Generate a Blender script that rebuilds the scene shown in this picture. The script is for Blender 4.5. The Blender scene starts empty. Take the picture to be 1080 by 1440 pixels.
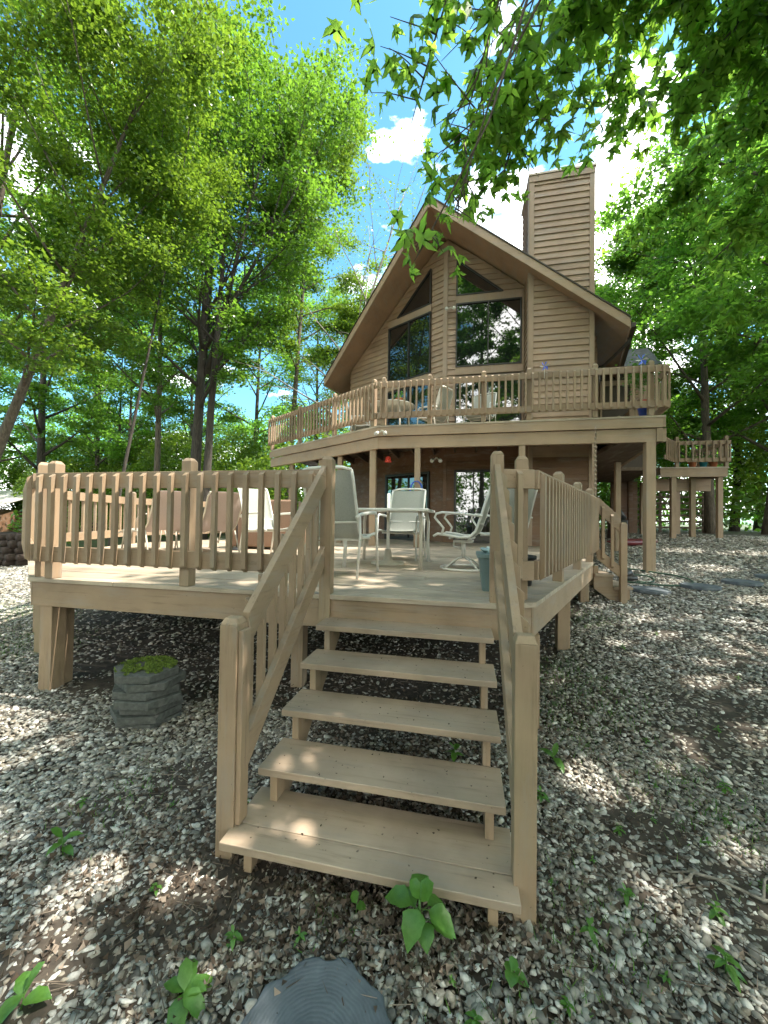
import bpy, math, random
import numpy as np
from mathutils import Vector, Matrix
R_ = math.radians
scene = bpy.context.scene
COL = scene.collection

# ---------------------------------------------------------------- camera
CAM_H = 1.66
cam_d = bpy.data.cameras.new('camera'); cam = bpy.data.objects.new('camera', cam_d); COL.objects.link(cam)
cam_d.sensor_fit = 'VERTICAL'; cam_d.sensor_height = 36.0; cam_d.lens = 535.8/1440*36
cam_d.clip_start = 0.05; cam_d.clip_end = 900
def cam_axes(yaw, pitch, roll):
    y, p, r = R_(yaw), R_(pitch), R_(roll)
    f = Vector((-math.sin(y)*math.cos(p), math.cos(y)*math.cos(p), math.sin(p)))
    rt = Vector((math.cos(y), math.sin(y), 0)); up = rt.cross(f)
    return rt*math.cos(r)+up*math.sin(r), up*math.cos(r)-rt*math.sin(r), f
rt, up, fw = cam_axes(11.83, 1.066, 0.813)
cam.matrix_world = Matrix(((rt.x, up.x, -fw.x, 0), (rt.y, up.y, -fw.y, 0), (rt.z, up.z, -fw.z, CAM_H), (0, 0, 0, 1)))
scene.camera = cam

# ---------------------------------------------------------------- light, sky, exposure
SUN = Vector((0.80, 0.10, 0)).normalized()*math.cos(R_(57)) + Vector((0, 0, math.sin(R_(57))))
sd = bpy.data.lights.new('sun', 'SUN'); sd.energy = 3.8; sd.angle = R_(0.6); sd.color = (1.0, 0.94, 0.84)
sun = bpy.data.objects.new('sun', sd); COL.objects.link(sun)
sun.rotation_euler = SUN.to_track_quat('Z', 'Y').to_euler(); sun.location = (20, 0, 30)
w = bpy.data.worlds.new('World'); scene.world = w; w.use_nodes = True
wt = w.node_tree; wt.nodes.clear()
def wn(t, **k):
    n = wt.nodes.new(t)
    for a, v in k.items(): setattr(n, a, v)
    return n
sky = wn('ShaderNodeTexSky', sky_type='NISHITA', sun_disc=False)
sky.sun_elevation = R_(57); sky.sun_rotation = math.atan2(SUN.x, SUN.y)
sky.air_density = 1.0; sky.dust_density = 0.6; sky.ozone_density = 1.0
wl = wt.links.new
tc = wn('ShaderNodeTexCoord'); nz = wn('ShaderNodeTexNoise'); mp = wn('ShaderNodeMapping')
mp.inputs['Scale'].default_value = (1, 1, 2.2)
wl(tc.outputs['Generated'], mp.inputs['Vector']); wl(mp.outputs[0], nz.inputs['Vector'])
nz.inputs['Scale'].default_value = 3.2; nz.inputs['Detail'].default_value = 9; nz.inputs['Roughness'].default_value = 0.55
# a cumulus bank stands low over the house and all round the horizon; more unseen cloud is added behind the camera as fill
sep = wn('ShaderNodeSeparateXYZ'); wl(tc.outputs['Generated'], sep.inputs[0])
dotn = wn('ShaderNodeVectorMath', operation='DOT_PRODUCT'); wl(tc.outputs['Generated'], dotn.inputs[0])
dotn.inputs[1].default_value = Vector((0.10, 0.87, 0.48)).normalized()
m1 = wn('ShaderNodeMapRange'); wl(dotn.outputs['Value'], m1.inputs['Value'])
m1.inputs['From Min'].default_value = 0.90; m1.inputs['From Max'].default_value = 0.985; m1.inputs['To Min'].default_value = 0; m1.inputs['To Max'].default_value = 0.30
m2 = wn('ShaderNodeMapRange'); wl(sep.outputs['Z'], m2.inputs['Value'])
m2.inputs['From Min'].default_value = 0.55; m2.inputs['From Max'].default_value = 0.05; m2.inputs['To Min'].default_value = -0.06; m2.inputs['To Max'].default_value = 0.06
a1 = wn('ShaderNodeMath', operation='ADD'); a2 = wn('ShaderNodeMath', operation='ADD')
dot2 = wn('ShaderNodeVectorMath', operation='DOT_PRODUCT'); wl(tc.outputs['Generated'], dot2.inputs[0]); dot2.inputs[1].default_value = Vector((0.25, -0.75, 0.6)).normalized()
m3 = wn('ShaderNodeMapRange'); wl(dot2.outputs['Value'], m3.inputs['Value']); m3.inputs['From Min'].default_value = 0.25; m3.inputs['From Max'].default_value = 0.7; m3.inputs['To Max'].default_value = 0.16  # unseen cloud behind the camera, added as neutral fill light
a0 = wn('ShaderNodeMath', operation='ADD'); wl(nz.outputs['Fac'], a0.inputs[0]); wl(m3.outputs[0], a0.inputs[1]); wl(a0.outputs[0], a1.inputs[0]); wl(m1.outputs[0], a1.inputs[1]); wl(a1.outputs[0], a2.inputs[0]); wl(m2.outputs[0], a2.inputs[1])
cr = wn('ShaderNodeMapRange'); wl(a2.outputs[0], cr.inputs['Value'])
cr.inputs['From Min'].default_value = 0.56; cr.inputs['From Max'].default_value = 0.66
mx = wn('ShaderNodeMix', data_type='RGBA'); wl(cr.outputs[0], mx.inputs['Factor']); tint = wn('ShaderNodeMix', data_type='RGBA', blend_type='MULTIPLY'); tint.inputs['Factor'].default_value = 1.0; tint.inputs['B'].default_value = (0.46, 0.80, 0.80, 1); wl(sky.outputs[0], tint.inputs['A']); wl(tint.outputs['Result'], mx.inputs['A'])
mx.inputs['B'].default_value = (14.6, 14.4, 14.0, 1)
bg = wn('ShaderNodeBackground'); bg.inputs['Strength'].default_value = 0.15
wo = wn('ShaderNodeOutputWorld'); wl(mx.outputs['Result'], bg.inputs['Color']); wl(bg.outputs[0], wo.inputs[0])
vs = scene.view_settings
vs.view_transform = 'Standard'; vs.look = 'None'; vs.exposure = 1.8; vs.gamma = 1.0; vs.use_curve_mapping = False
scene.cycles.max_bounces = 7; scene.cycles.diffuse_bounces = 4; scene.cycles.transmission_bounces = 4
scene.cycles.use_denoising = True

# ---------------------------------------------------------------- materials
def newmat(name):
    m = bpy.data.materials.new(name); m.use_nodes = True
    nt = m.node_tree; nt.nodes.clear()
    o = nt.nodes.new('ShaderNodeOutputMaterial'); b = nt.nodes.new('ShaderNodeBsdfPrincipled')
    nt.links.new(b.outputs[0], o.inputs[0])
    return m, nt, b, o
def ramp(nt, fac, cols):
    r = nt.nodes.new('ShaderNodeValToRGB'); e = r.color_ramp.elements
    while len(e) < len(cols): e.new(0.5)
    for i, (p, c) in enumerate(cols): e[i].position = p; e[i].color = (*c, 1)
    nt.links.new(fac, r.inputs[0]); return r.outputs[0]
def noise(nt, scale, detail=4, rough=0.6, stretch=(1, 1, 1), src='Object'):
    t = nt.nodes.new('ShaderNodeTexCoord'); m = nt.nodes.new('ShaderNodeMapping'); n = nt.nodes.new('ShaderNodeTexNoise')
    m.inputs['Scale'].default_value = stretch
    if src == 'World':
        g = nt.nodes.new('ShaderNodeNewGeometry'); nt.links.new(g.outputs['Position'], m.inputs[0])
    else: nt.links.new(t.outputs['Object'], m.inputs[0])
    nt.links.new(m.outputs[0], n.inputs['Vector'])
    n.inputs['Scale'].default_value = scale; n.inputs['Detail'].default_value = detail; n.inputs['Roughness'].default_value = rough
    return n.outputs['Fac']
def mixc(nt, fac, a, b, mode='MIX'):
    m = nt.nodes.new('ShaderNodeMix'); m.data_type = 'RGBA'; m.blend_type = mode
    for k, v in (('Factor', fac), ('A', a), ('B', b)):
        if isinstance(v, (int, float)): m.inputs[k].default_value = v
        elif isinstance(v, tuple): m.inputs[k].default_value = (*v, 1)
        else: nt.links.new(v, m.inputs[k])
    return m.outputs['Result']
def bump(nt, b, h, strength=0.3, dist=0.01):
    n = nt.nodes.new('ShaderNodeBump'); n.inputs['Strength'].default_value = strength; n.inputs['Distance'].default_value = dist
    nt.links.new(h, n.inputs['Height']); nt.links.new(n.outputs[0], b.inputs['Normal'])
def rnd_island(nt):
    g = nt.nodes.new('ShaderNodeNewGeometry'); return g.outputs['Random Per Island']
def wood(name, col, axis=0, var=0.16, rough=0.6, wear=0.5, green=0.0):
    m, nt, b, o = newmat(name)
    st = [14, 14, 14]; st[axis] = 1.0
    grain = noise(nt, 2.4, 5, 0.65, tuple(st), 'World')
    blot = noise(nt, 1.7, 5, 0.6, (1, 1, 1), 'World')
    dark = tuple(c*(1-var*1.5) for c in col); lite = tuple(min(1, c*(1+var)) for c in col)
    c1 = ramp(nt, blot, [(0.3, dark), (0.52, col), (0.72, lite)])
    g = ramp(nt, grain, [(0.30, (0.50, 0.47, 0.43)), (0.43, (0.93, 0.92, 0.9)), (0.55, (1, 1, 1)), (0.8, (0.9, 0.89, 0.87))])
    c2 = mixc(nt, wear, c1, g, 'MULTIPLY')
    ri = ramp(nt, rnd_island(nt), [(0.0, (0.80, 0.79, 0.77)), (1.0, (1, 1, 1))])
    c3 = mixc(nt, 1.0, c2, ri, 'MULTIPLY')
    spk = ramp(nt, noise(nt, 38, 3, 0.7, (1, 1, 1), 'World'), [(0.27, (0.35, 0.30, 0.25)), (0.33, (1, 1, 1))])
    c3 = mixc(nt, 0.7, c3, spk, 'MULTIPLY')
    st2 = [5, 5, 5]; st2[axis] = 0.8
    wm = ramp(nt, noise(nt, 1.6, 8, 0.75, tuple(st2), 'World'), [(0.50, (0, 0, 0)), (0.62, (0.38, 0.38, 0.38))])
    c3 = mixc(nt, wm, c3, (0.27, 0.24, 0.205))
    if green:
        gf = ramp(nt, noise(nt, 0.9, 4, 0.6, (1, 1, 1), 'World'), [(0.52, (0, 0, 0)), (0.68, (green, green, green))])
        c3 = mixc(nt, gf, c3, (0.20, 0.20, 0.11))
    nt.links.new(c3, b.inputs['Base Color']); b.inputs['Roughness'].default_value = rough
    bump(nt, b, grain, 0.35, 0.004)
    return m
def flat(name, col, rough=0.6, metal=0.0, var=0.15, scale=6, bumps=0.0, spec=0.5):
    m, nt, b, o = newmat(name)
    n = noise(nt, scale, 5, 0.6)
    c = ramp(nt, n, [(0.3, tuple(x*(1-var) for x in col)), (0.7, tuple(min(1, x*(1+var)) for x in col))])
    nt.links.new(c, b.inputs['Base Color']); b.inputs['Roughness'].default_value = rough; b.inputs['Metallic'].default_value = metal
    b.inputs['Specular IOR Level'].default_value = spec
    if bumps: bump(nt, b, n, bumps, 0.01)
    return m
TAN = (0.35, 0.245, 0.155)
M = {}
M['wx'] = wood('painted_wood_x', TAN, 0); M['wy'] = wood('painted_wood_y', TAN, 1); M['wz'] = wood('painted_wood_z', TAN, 2, green=0.25)
M['deck'] = wood('deck_board_paint', (0.47, 0.38, 0.285), 0, var=0.25, rough=0.55, wear=0.75)
M['tread'] = wood('tread_paint', (0.395, 0.30, 0.215), 0, var=0.22, rough=0.5, wear=0.6)
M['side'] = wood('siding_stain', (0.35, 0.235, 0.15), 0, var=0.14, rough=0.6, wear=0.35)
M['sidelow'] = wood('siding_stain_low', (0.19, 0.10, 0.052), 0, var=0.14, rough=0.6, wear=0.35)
M['trim'] = wood('trim_paint', (0.36, 0.25, 0.165), 2, var=0.1, rough=0.55, wear=0.3)
M['fascia'] = wood('fascia_paint', (0.39, 0.27, 0.172), 0, var=0.12, rough=0.55, wear=0.4)
M['soffit'] = wood('soffit_stain', (0.36, 0.225, 0.14), 1, var=0.12, rough=0.7, wear=0.25)
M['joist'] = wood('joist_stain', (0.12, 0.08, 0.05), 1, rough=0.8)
M['darkframe'] = flat('dark_bronze_frame', (0.03, 0.026, 0.022), 0.4)
M['darkwall'] = flat('dark_brown_door', (0.05, 0.032, 0.022), 0.6)
M['metal_white'] = flat('cream_enamel', (0.62, 0.60, 0.54), 0.35, var=0.08)
M['metal_tan'] = flat('tan_enamel', (0.46, 0.41, 0.33), 0.4, var=0.15)
M['black'] = flat('black_plastic', (0.018, 0.018, 0.018), 0.45)
M['green_hose'] = flat('green_hose', (0.03, 0.07, 0.045), 0.4)
M['blue'] = flat('blue_plastic', (0.03, 0.07, 0.35), 0.4)
M['pinblue'] = flat('pinwheel_blue', (0.08, 0.16, 0.75), 0.35)
M['pinred'] = flat('pinwheel_red', (0.5, 0.03, 0.05), 0.35)
M['red'] = flat('red_plastic', (0.55, 0.05, 0.03), 0.35)
M['kayak'] = flat('dull_red_plastic', (0.12, 0.015, 0.02), 0.4)
M['bin'] = flat('blue_grey_plastic', (0.13, 0.18, 0.175), 0.45, var=0.06)
M['binlid'] = flat('pale_grey_plastic', (0.33, 0.42, 0.42), 0.45)
M['wicker'] = flat('brown_wicker', (0.27, 0.16, 0.105), 0.6, scale=60, bumps=0.6)
M['terra'] = flat('terracotta', (0.42, 0.14, 0.06), 0.7)
M['teal'] = flat('teal_glaze', (0.03, 0.22, 0.28), 0.25)
M['lamp'] = flat('lamp_glass', (0.55, 0.53, 0.48), 0.2)
M['galv'] = flat('weathered_copper', (0.42, 0.34, 0.26), 0.35, metal=0.6)
M['gutter'] = flat('gutter_brown', (0.04, 0.03, 0.022), 0.4)
M['moss'] = flat('moss', (0.11, 0.16, 0.02), 0.95, var=0.5, scale=40, bumps=1.0)
M['logs'] = flat('log_bark', (0.06, 0.04, 0.03), 0.9, scale=20, bumps=0.5)
def glassmat():
    m, nt, b, o = newmat('dark_reflective_glass')
    b.inputs['Base Color'].default_value = (0.008, 0.010, 0.010, 1); b.inputs['Roughness'].default_value = 0.02
    b.inputs['IOR'].default_value = 2.25
    bump(nt, b, noise(nt, 0.8, 2, 0.5, (1, 1, 1), 'World'), 0.12, 0.03)
    return m
M['glass'] = glassmat()
def slingmat():
    m, nt, b, o = newmat('woven_sling')
    c = ramp(nt, noise(nt, 130, 2, 0.5, (1, 1, 3)), [(0.4, (0.34, 0.34, 0.295)), (0.6, (0.50, 0.50, 0.44))])
    nt.links.new(c, b.inputs['Base Color']); b.inputs['Roughness'].default_value = 0.7
    t = nt.nodes.new('ShaderNodeBsdfTranslucent'); t.inputs[0].default_value = (0.5, 0.5, 0.44, 1)
    x = nt.nodes.new('ShaderNodeMixShader'); x.inputs[0].default_value = 0.35
    nt.links.new(b.outputs[0], x.inputs[1]); nt.links.new(t.outputs[0], x.inputs[2]); nt.links.new(x.outputs[0], o.inputs[0])
    return m
M['sling'] = slingmat()
def pinksling():
    m = M['sling'].copy(); m.name = 'rose_sling'
    for n in m.node_tree.nodes:
        if n.type == 'VALTORGB':
            n.color_ramp.elements[0].color = (0.42, 0.34, 0.30, 1); n.color_ramp.elements[1].color = (0.56, 0.46, 0.41, 1)
        if n.type == 'BSDF_TRANSLUCENT': n.inputs[0].default_value = (0.5, 0.42, 0.38, 1)
    return m
M['rose'] = pinksling()
def leafmat(name, dark, mid, lite, trans, tfac=0.42, rough=0.34, gloss=0.5):
    m, nt, b, o = newmat(name)
    r = rnd_island(nt)
    c = ramp(nt, r, [(0.0, dark), (0.5, mid), (1.0, lite)])
    nt.links.new(c, b.inputs['Base Color']); b.inputs['Roughness'].default_value = rough
    b.inputs['Specular IOR Level'].default_value = gloss
    t = nt.nodes.new('ShaderNodeBsdfTranslucent')
    tcx = ramp(nt, r, [(0.0, tuple(x*0.6 for x in trans)), (1.0, trans)]); nt.links.new(tcx, t.inputs[0])
    x = nt.nodes.new('ShaderNodeMixShader'); x.inputs[0].default_value = tfac
    nt.links.new(b.outputs[0], x.inputs[1]); nt.links.new(t.outputs[0], x.inputs[2]); nt.links.new(x.outputs[0], o.inputs[0])
    return m
M['leafA'] = leafmat('leaf_bright', (0.05, 0.11, 0.014), (0.085, 0.17, 0.02), (0.16, 0.24, 0.028), (0.29, 0.46, 0.035))
M['leafB'] = leafmat('leaf_mid', (0.045, 0.10, 0.014), (0.075, 0.16, 0.02), (0.12, 0.22, 0.03), (0.26, 0.50, 0.04))
M['leafC'] = leafmat('leaf_deep', (0.035, 0.09, 0.018), (0.065, 0.15, 0.025), (0.11, 0.20, 0.035), (0.30, 0.62, 0.06), 0.55)
M['leafM'] = leafmat('maple_leaf', (0.035, 0.09, 0.015), (0.055, 0.13, 0.02), (0.10, 0.20, 0.03), (0.46, 0.80, 0.09), 0.6, 0.45, 0.3)
M['weed'] = leafmat('weed_leaf', (0.05, 0.13, 0.025), (0.085, 0.20, 0.035), (0.14, 0.27, 0.045), (0.18, 0.42, 0.04), 0.33)
def veins(m):
    nt = m.node_tree; b = [n for n in nt.nodes if n.type == 'BSDF_PRINCIPLED'][0]; src = b.inputs['Base Color'].links[0].from_socket
    n = ramp(nt, noise(nt, 60, 4, 0.7, (1, 1, 1), 'World'), [(0.35, (0.66, 0.72, 0.6)), (0.6, (1, 1, 1))]); nt.links.new(mixc(nt, 1.0, src, n, 'MULTIPLY'), b.inputs['Base Color'])
    bump(nt, b, noise(nt, 90, 3, 0.6, (1, 1, 1), 'World'), 0.4, 0.003)
veins(M['weed'])
M['litter'] = leafmat('dry_leaf', (0.04, 0.028, 0.02), (0.11, 0.08, 0.058), (0.30, 0.24, 0.19), (0.15, 0.09, 0.04), 0.1, 0.8, 0.2)
def barkmat(name, a, b_):
    m, nt, b, o = newmat(name)
    n = noise(nt, 5, 6, 0.7, (4, 4, 0.7), 'World')
    nt.links.new(ramp(nt, n, [(0.3, a), (0.65, b_)]), b.inputs['Base Color']); b.inputs['Roughness'].default_value = 0.9
    bump(nt, b, n, 0.8, 0.03)
    return m
M['bark'] = barkmat('bark_grey_brown', (0.045, 0.035, 0.026), (0.17, 0.135, 0.10))
M['barkdark'] = barkmat('bark_dark', (0.025, 0.02, 0.016), (0.085, 0.07, 0.055))
M['barkpale'] = barkmat('bark_pale', (0.12, 0.10, 0.08), (0.36, 0.32, 0.26))
def stonemat():
    m, nt, b, o = newmat('limestone_chips')
    c = ramp(nt, rnd_island(nt), [(0.0, (0.09, 0.086, 0.077)), (0.12, (0.18, 0.175, 0.158)), (0.28, (0.26, 0.225, 0.175)), (0.40, (0.22, 0.222, 0.205)), (0.55, (0.34, 0.333, 0.305)), (0.68, (0.40, 0.36, 0.30)), (0.80, (0.44, 0.44, 0.415)), (0.93, (0.60, 0.585, 0.54)), (1.0, (0.78, 0.76, 0.71))])
    d = ramp(nt, noise(nt, 45, 4, 0.6, (1, 1, 1), 'World'), [(0.3, (0.62, 0.60, 0.55)), (0.6, (1, 1, 1))])
    big = ramp(nt, noise(nt, 0.55, 4, 0.6, (1, 1, 1), 'World'), [(0.35, (0.84, 0.81, 0.75)), (0.6, (1, 1, 1))])
    nt.links.new(mixc(nt, 1.0, mixc(nt, 0.9, c, d, 'MULTIPLY'), big, 'MULTIPLY'), b.inputs['Base Color']); b.inputs['Roughness'].default_value = 0.85
    bump(nt, b, noise(nt, 120, 3, 0.6, (1, 1, 1), 'World'), 0.3, 0.004)
    return m
M['stone'] = stonemat()
def groundmat():
    m, nt, b, o = newmat('gravel_ground')
    v = nt.nodes.new('ShaderNodeTexVoronoi'); g = nt.nodes.new('ShaderNodeNewGeometry'); nt.links.new(g.outputs['Position'], v.inputs['Vector'])
    v.inputs['Scale'].default_value = 17; v.inputs['Randomness'].default_value = 1.0
    sp = nt.nodes.new('ShaderNodeSeparateColor'); nt.links.new(v.outputs['Color'], sp.inputs[0])
    c = ramp(nt, sp.outputs[0], [(0.0, (0.07, 0.062, 0.052)), (0.5, (0.19, 0.175, 0.15)), (1.0, (0.42, 0.40, 0.36))])
    edge = ramp(nt, v.outputs['Distance'], [(0.35, (1, 1, 1)), (0.75, (0.12, 0.10, 0.08))])
    stones = mixc(nt, 1.0, c, edge, 'MULTIPLY')
    dirt = ramp(nt, noise(nt, 14, 6, 0.7, (1, 1, 1), 'World'), [(0.3, (0.018, 0.014, 0.010)), (0.7, (0.075, 0.058, 0.042))])
    msk = ramp(nt, noise(nt, 0.7, 5, 0.6, (1, 1, 1), 'World'), [(0.42, (0, 0, 0)), (0.56, (1, 1, 1))])
    # near the camera real stones lie on bare soil, farther out the texture carries the gravel
    ln = nt.nodes.new('ShaderNodeVectorMath'); ln.operation = 'LENGTH'; nt.links.new(g.outputs['Position'], ln.inputs[0])
    nr = nt.nodes.new('ShaderNodeMapRange'); nt.links.new(ln.outputs['Value'], nr.inputs['Value'])
    nr.inputs['From Min'].default_value = 7; nr.inputs['From Max'].default_value = 13
    f = nt.nodes.new('ShaderNodeMath'); f.operation = 'MULTIPLY'; nt.links.new(nr.outputs[0], f.inputs[0]); nt.links.new(msk, f.inputs[1])
    f2 = nt.nodes.new('ShaderNodeMath'); f2.operation = 'MULTIPLY_ADD'; nt.links.new(nr.outputs[0], f2.inputs[0]); f2.inputs[1].default_value = 0.6; nt.links.new(f.outputs[0], f2.inputs[2]); f2.use_clamp = True
    cc = mixc(nt, f2.outputs[0], dirt, stones)
    # forest floor beyond the yard
    far = nt.nodes.new('ShaderNodeMapRange'); nt.links.new(ln.outputs['Value'], far.inputs['Value'])
    far.inputs['From Min'].default_value = 16; far.inputs['From Max'].default_value = 22
    fl = ramp(nt, noise(nt, 1.3, 6, 0.7, (1, 1, 1), 'World'), [(0.35, (0.05, 0.035, 0.02)), (0.6, (0.05, 0.09, 0.02))])
    cc = mixc(nt, far.outputs[0], cc, fl)
    nt.links.new(cc, b.inputs['Base Color']); b.inputs['Roughness'].default_value = 0.95
    bump(nt, b, v.outputs['Distance'], -0.8, 0.03)
    return m
M['ground'] = groundmat()
def padmat():
    m, nt, b, o = newmat('stump_look_concrete')
    t = nt.nodes.new('ShaderNodeTexCoord'); wv = nt.nodes.new('ShaderNodeTexWave'); wv.wave_type = 'RINGS'; wv.rings_direction = 'Z'
    nt.links.new(t.outputs['Object'], wv.inputs['Vector']); wv.inputs['Scale'].default_value = 26; wv.inputs['Distortion'].default_value = 7; wv.inputs['Detail'].default_value = 5; wv.inputs['Detail Scale'].default_value = 0.6
    n = noise(nt, 7, 5, 0.65)
    c = ramp(nt, n, [(0.3, (0.055, 0.066, 0.075)), (0.7, (0.125, 0.142, 0.155))])
    c = mixc(nt, 0.13, c, ramp(nt, wv.outputs['Fac'], [(0.0, (0.4, 0.4, 0.4)), (0.5, (1, 1, 1))]), 'MULTIPLY')
    nt.links.new(c, b.inputs['Base Color']); b.inputs['Roughness'].default_value = 0.75
    bump(nt, b, wv.outputs['Fac'], 0.18, 0.004)
    return m
M['pad'] = padmat()
M['paver'] = flat('grey_concrete', (0.085, 0.088, 0.078), 0.9, var=0.35, scale=25, bumps=0.7)
def shinglemat():
    m, nt, b, o = newmat('grey_shingles')
    n = noise(nt, 9, 5, 0.7, (1, 1, 3), 'World')
    nt.links.new(ramp(nt, n, [(0.3, (0.05, 0.05, 0.055)), (0.7, (0.14, 0.14, 0.145))]), b.inputs['Base Color']); b.inputs['Roughness'].default_value = 0.9
    wv = nt.nodes.new('ShaderNodeTexWave'); wv.bands_direction = 'Z'; wv.inputs['Scale'].default_value = 3.2
    g = nt.nodes.new('ShaderNodeNewGeometry'); nt.links.new(g.outputs['Position'], wv.inputs['Vector'])
    bump(nt, b, wv.outputs['Fac'], 0.5, 0.02)
    return m
M['shingle'] = shinglemat()

# ---------------------------------------------------------------- mesh helpers
WLOC = {}
def wloc(o): return WLOC.get(o.name, Vector((0, 0, 0))) if o else Vector((0, 0, 0))
def tag(o, label=None, cat=None, group=None, kind=None):
    if label: o['label'] = label
    if cat: o['category'] = cat
    if group: o['group'] = group
    if kind: o['kind'] = kind
    return o
def empty(name, loc=(0, 0, 0), label=None, cat=None, group=None):
    o = bpy.data.objects.new(name, None); COL.objects.link(o); o.location = loc; o.empty_display_size = 0.1
    WLOC[o.name] = Vector(loc); return tag(o, label, cat, group)
def rawmesh(name, co, faces_flat, nper, mat, parent=None, smooth=False, loc=None):
    """co: (N,3) world coordinates, faces_flat: (F*nper,) indices"""
    loc = np.array(loc if loc is not None else (0, 0, 0), dtype=float)
    me = bpy.data.meshes.new(name); co = np.asarray(co, dtype=np.float32) - loc.astype(np.float32)
    ff = np.asarray(faces_flat, dtype=np.int32).ravel(); nf = len(ff)//nper
    me.vertices.add(len(co)); me.vertices.foreach_set('co', co.ravel())
    me.loops.add(len(ff)); me.loops.foreach_set('vertex_index', ff)
    me.polygons.add(nf); me.polygons.foreach_set('loop_start', np.arange(nf, dtype=np.int32)*nper)
    if smooth: me.polygons.foreach_set('use_smooth', np.ones(nf, dtype=bool))
    me.update(calc_edges=True); me.materials.append(mat)
    o = bpy.data.objects.new(name, me); COL.objects.link(o)
    WLOC[o.name] = Vector(loc)
    o.location = Vector(loc) - wloc(parent)
    if parent: o.parent = parent
    return o
class MB:
    def __init__(s): s.v = []; s.f = []; s.sm = []
    def add(s, vs, fs, smooth=False):
        n = len(s.v); s.v += [tuple(map(float, v)) for v in vs]; s.f += [tuple(i+n for i in f) for f in fs]; s.sm += [smooth]*len(fs)
        return s
    def box(s, x0, x1, y0, y1, z0, z1):
        return s.add([(x, y, z) for z in (z0, z1) for x, y in ((x0, y0), (x1, y0), (x1, y1), (x0, y1))],
                     [(0, 3, 2, 1), (4, 5, 6, 7), (0, 1, 5, 4), (1, 2, 6, 5), (2, 3, 7, 6), (3, 0, 4, 7)])
    def beam(s, p0, p1, wd, ht, up=(0, 0, 1), ext=0.0, plumb=False):
        """rectangular bar; wd across, ht along up. plumb: end faces vertical"""
        p0 = Vector(p0); p1 = Vector(p1); d = (p1-p0).normalized(); p0 = p0-d*ext; p1 = p1+d*ext
        u = Vector(up); sd_ = d.cross(u).normalized()
        if plumb: vv = Vector((0, 0, 1))*(ht/2/max(0.2, math.sqrt(d.x**2+d.y**2)))
        else: vv = sd_.cross(d).normalized()*(ht/2)
        sd_ = sd_*(wd/2)
        vs = [p+a*sd_+b*vv for p in (p0, p1) for a, b in ((-1, -1), (1, -1), (1, 1), (-1, 1))]
        return s.add(vs, [(0, 1, 2, 3), (7, 6, 5, 4), (0, 4, 5, 1), (1, 5, 6, 2), (2, 6, 7, 3), (3, 7, 4, 0)])
    def prism(s, poly, z0, z1):
        n = len(poly)
        zz0 = z0 if hasattr(z0, '__len__') else [z0]*n; zz1 = z1 if hasattr(z1, '__len__') else [z1]*n
        vs = [(p[0], p[1], z) for p, z in zip(poly, zz0)] + [(p[0], p[1], z) for p, z in zip(poly, zz1)]
        return s.add(vs, [tuple(range(n-1, -1, -1)), tuple(range(n, 2*n))] + [(i, (i+1) % n, n+(i+1) % n, n+i) for i in range(n)])
    def extr(s, pts, off):
        """planar polygon of 3-D points extruded by vector off"""
        n = len(pts); off = Vector(off); pts = [Vector(p) for p in pts]
        return s.add(pts + [p+off for p in pts], [tuple(range(n-1, -1, -1)), tuple(range(n, 2*n))] + [(i, (i+1) % n, n+(i+1) % n, n+i) for i in range(n)])
    def tube(s, pts, rad, n=8, closed=False, smooth=True, flat=1.0):
        pts = [Vector(p) for p in pts]; m = len(pts)
        rad = rad if hasattr(rad, '__len__') else [rad]*m
        rings = []; nrm = None
        for i, p in enumerate(pts):
            if closed: t = (pts[(i+1) % m]-pts[i-1]).normalized()
            else: t = (pts[min(i+1, m-1)]-pts[max(i-1, 0)]).normalized()
            if nrm is None:
                a = Vector((0, 0, 1)) if abs(t.z) < 0.9 else Vector((1, 0, 0)); nrm = t.cross(a).normalized()
            else: nrm = (nrm - t*nrm.dot(t)).normalized()
            bn = t.cross(nrm)
            rings.append([p + nrm*(math.cos(2*math.pi*k/n)*rad[i]) + bn*(math.sin(2*math.pi*k/n)*rad[i]*flat) for k in range(n)])
        vs = [v for r in rings for v in r]; fs = []
        for i in range(m if closed else m-1):
            j = (i+1) % m
            for k in range(n): fs.append((i*n+k, i*n+(k+1) % n, j*n+(k+1) % n, j*n+k))
        if not closed: fs += [tuple(range(n-1, -1, -1)), tuple(range((m-1)*n, m*n))]
        return s.add(vs, fs, smooth)
    def lathe(s, prof, c=(0, 0, 0), n=20):
        vs = []; fs = []
        for r, z in prof: vs += [(c[0]+r*math.cos(2*math.pi*k/n), c[1]+r*math.sin(2*math.pi*k/n), c[2]+z) for k in range(n)]
        for i in range(len(prof)-1):
            for k in range(n): fs.append((i*n+k, i*n+(k+1) % n, (i+1)*n+(k+1) % n, (i+1)*n+k))
        fs += [tuple(range(n-1, -1, -1)), tuple(range((len(prof)-1)*n, len(prof)*n))]
        return s.add(vs, fs, True)
    def build(s, name, mat, parent=None, loc=None, bevel=0.0, label=None):
        me = bpy.data.meshes.new(name)
        base = Vector(loc) if loc is not None else wloc(parent)
        me.from_pydata([tuple(Vector(v)-base) for v in s.v], [], s.f); me.update()
        me.polygons.foreach_set('use_smooth', s.sm); me.materials.append(mat)
        o = bpy.data.objects.new(name, me); COL.objects.link(o)
        WLOC[o.name] = base.copy(); o.location = base - wloc(parent)
        if parent: o.parent = parent
        if bevel:
            b = o.modifiers.new('bevel', 'BEVEL'); b.width = bevel; b.segments = 2; b.limit_method = 'ANGLE'; b.angle_limit = R_(40)
        if label: o['label'] = label
        return o
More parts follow.
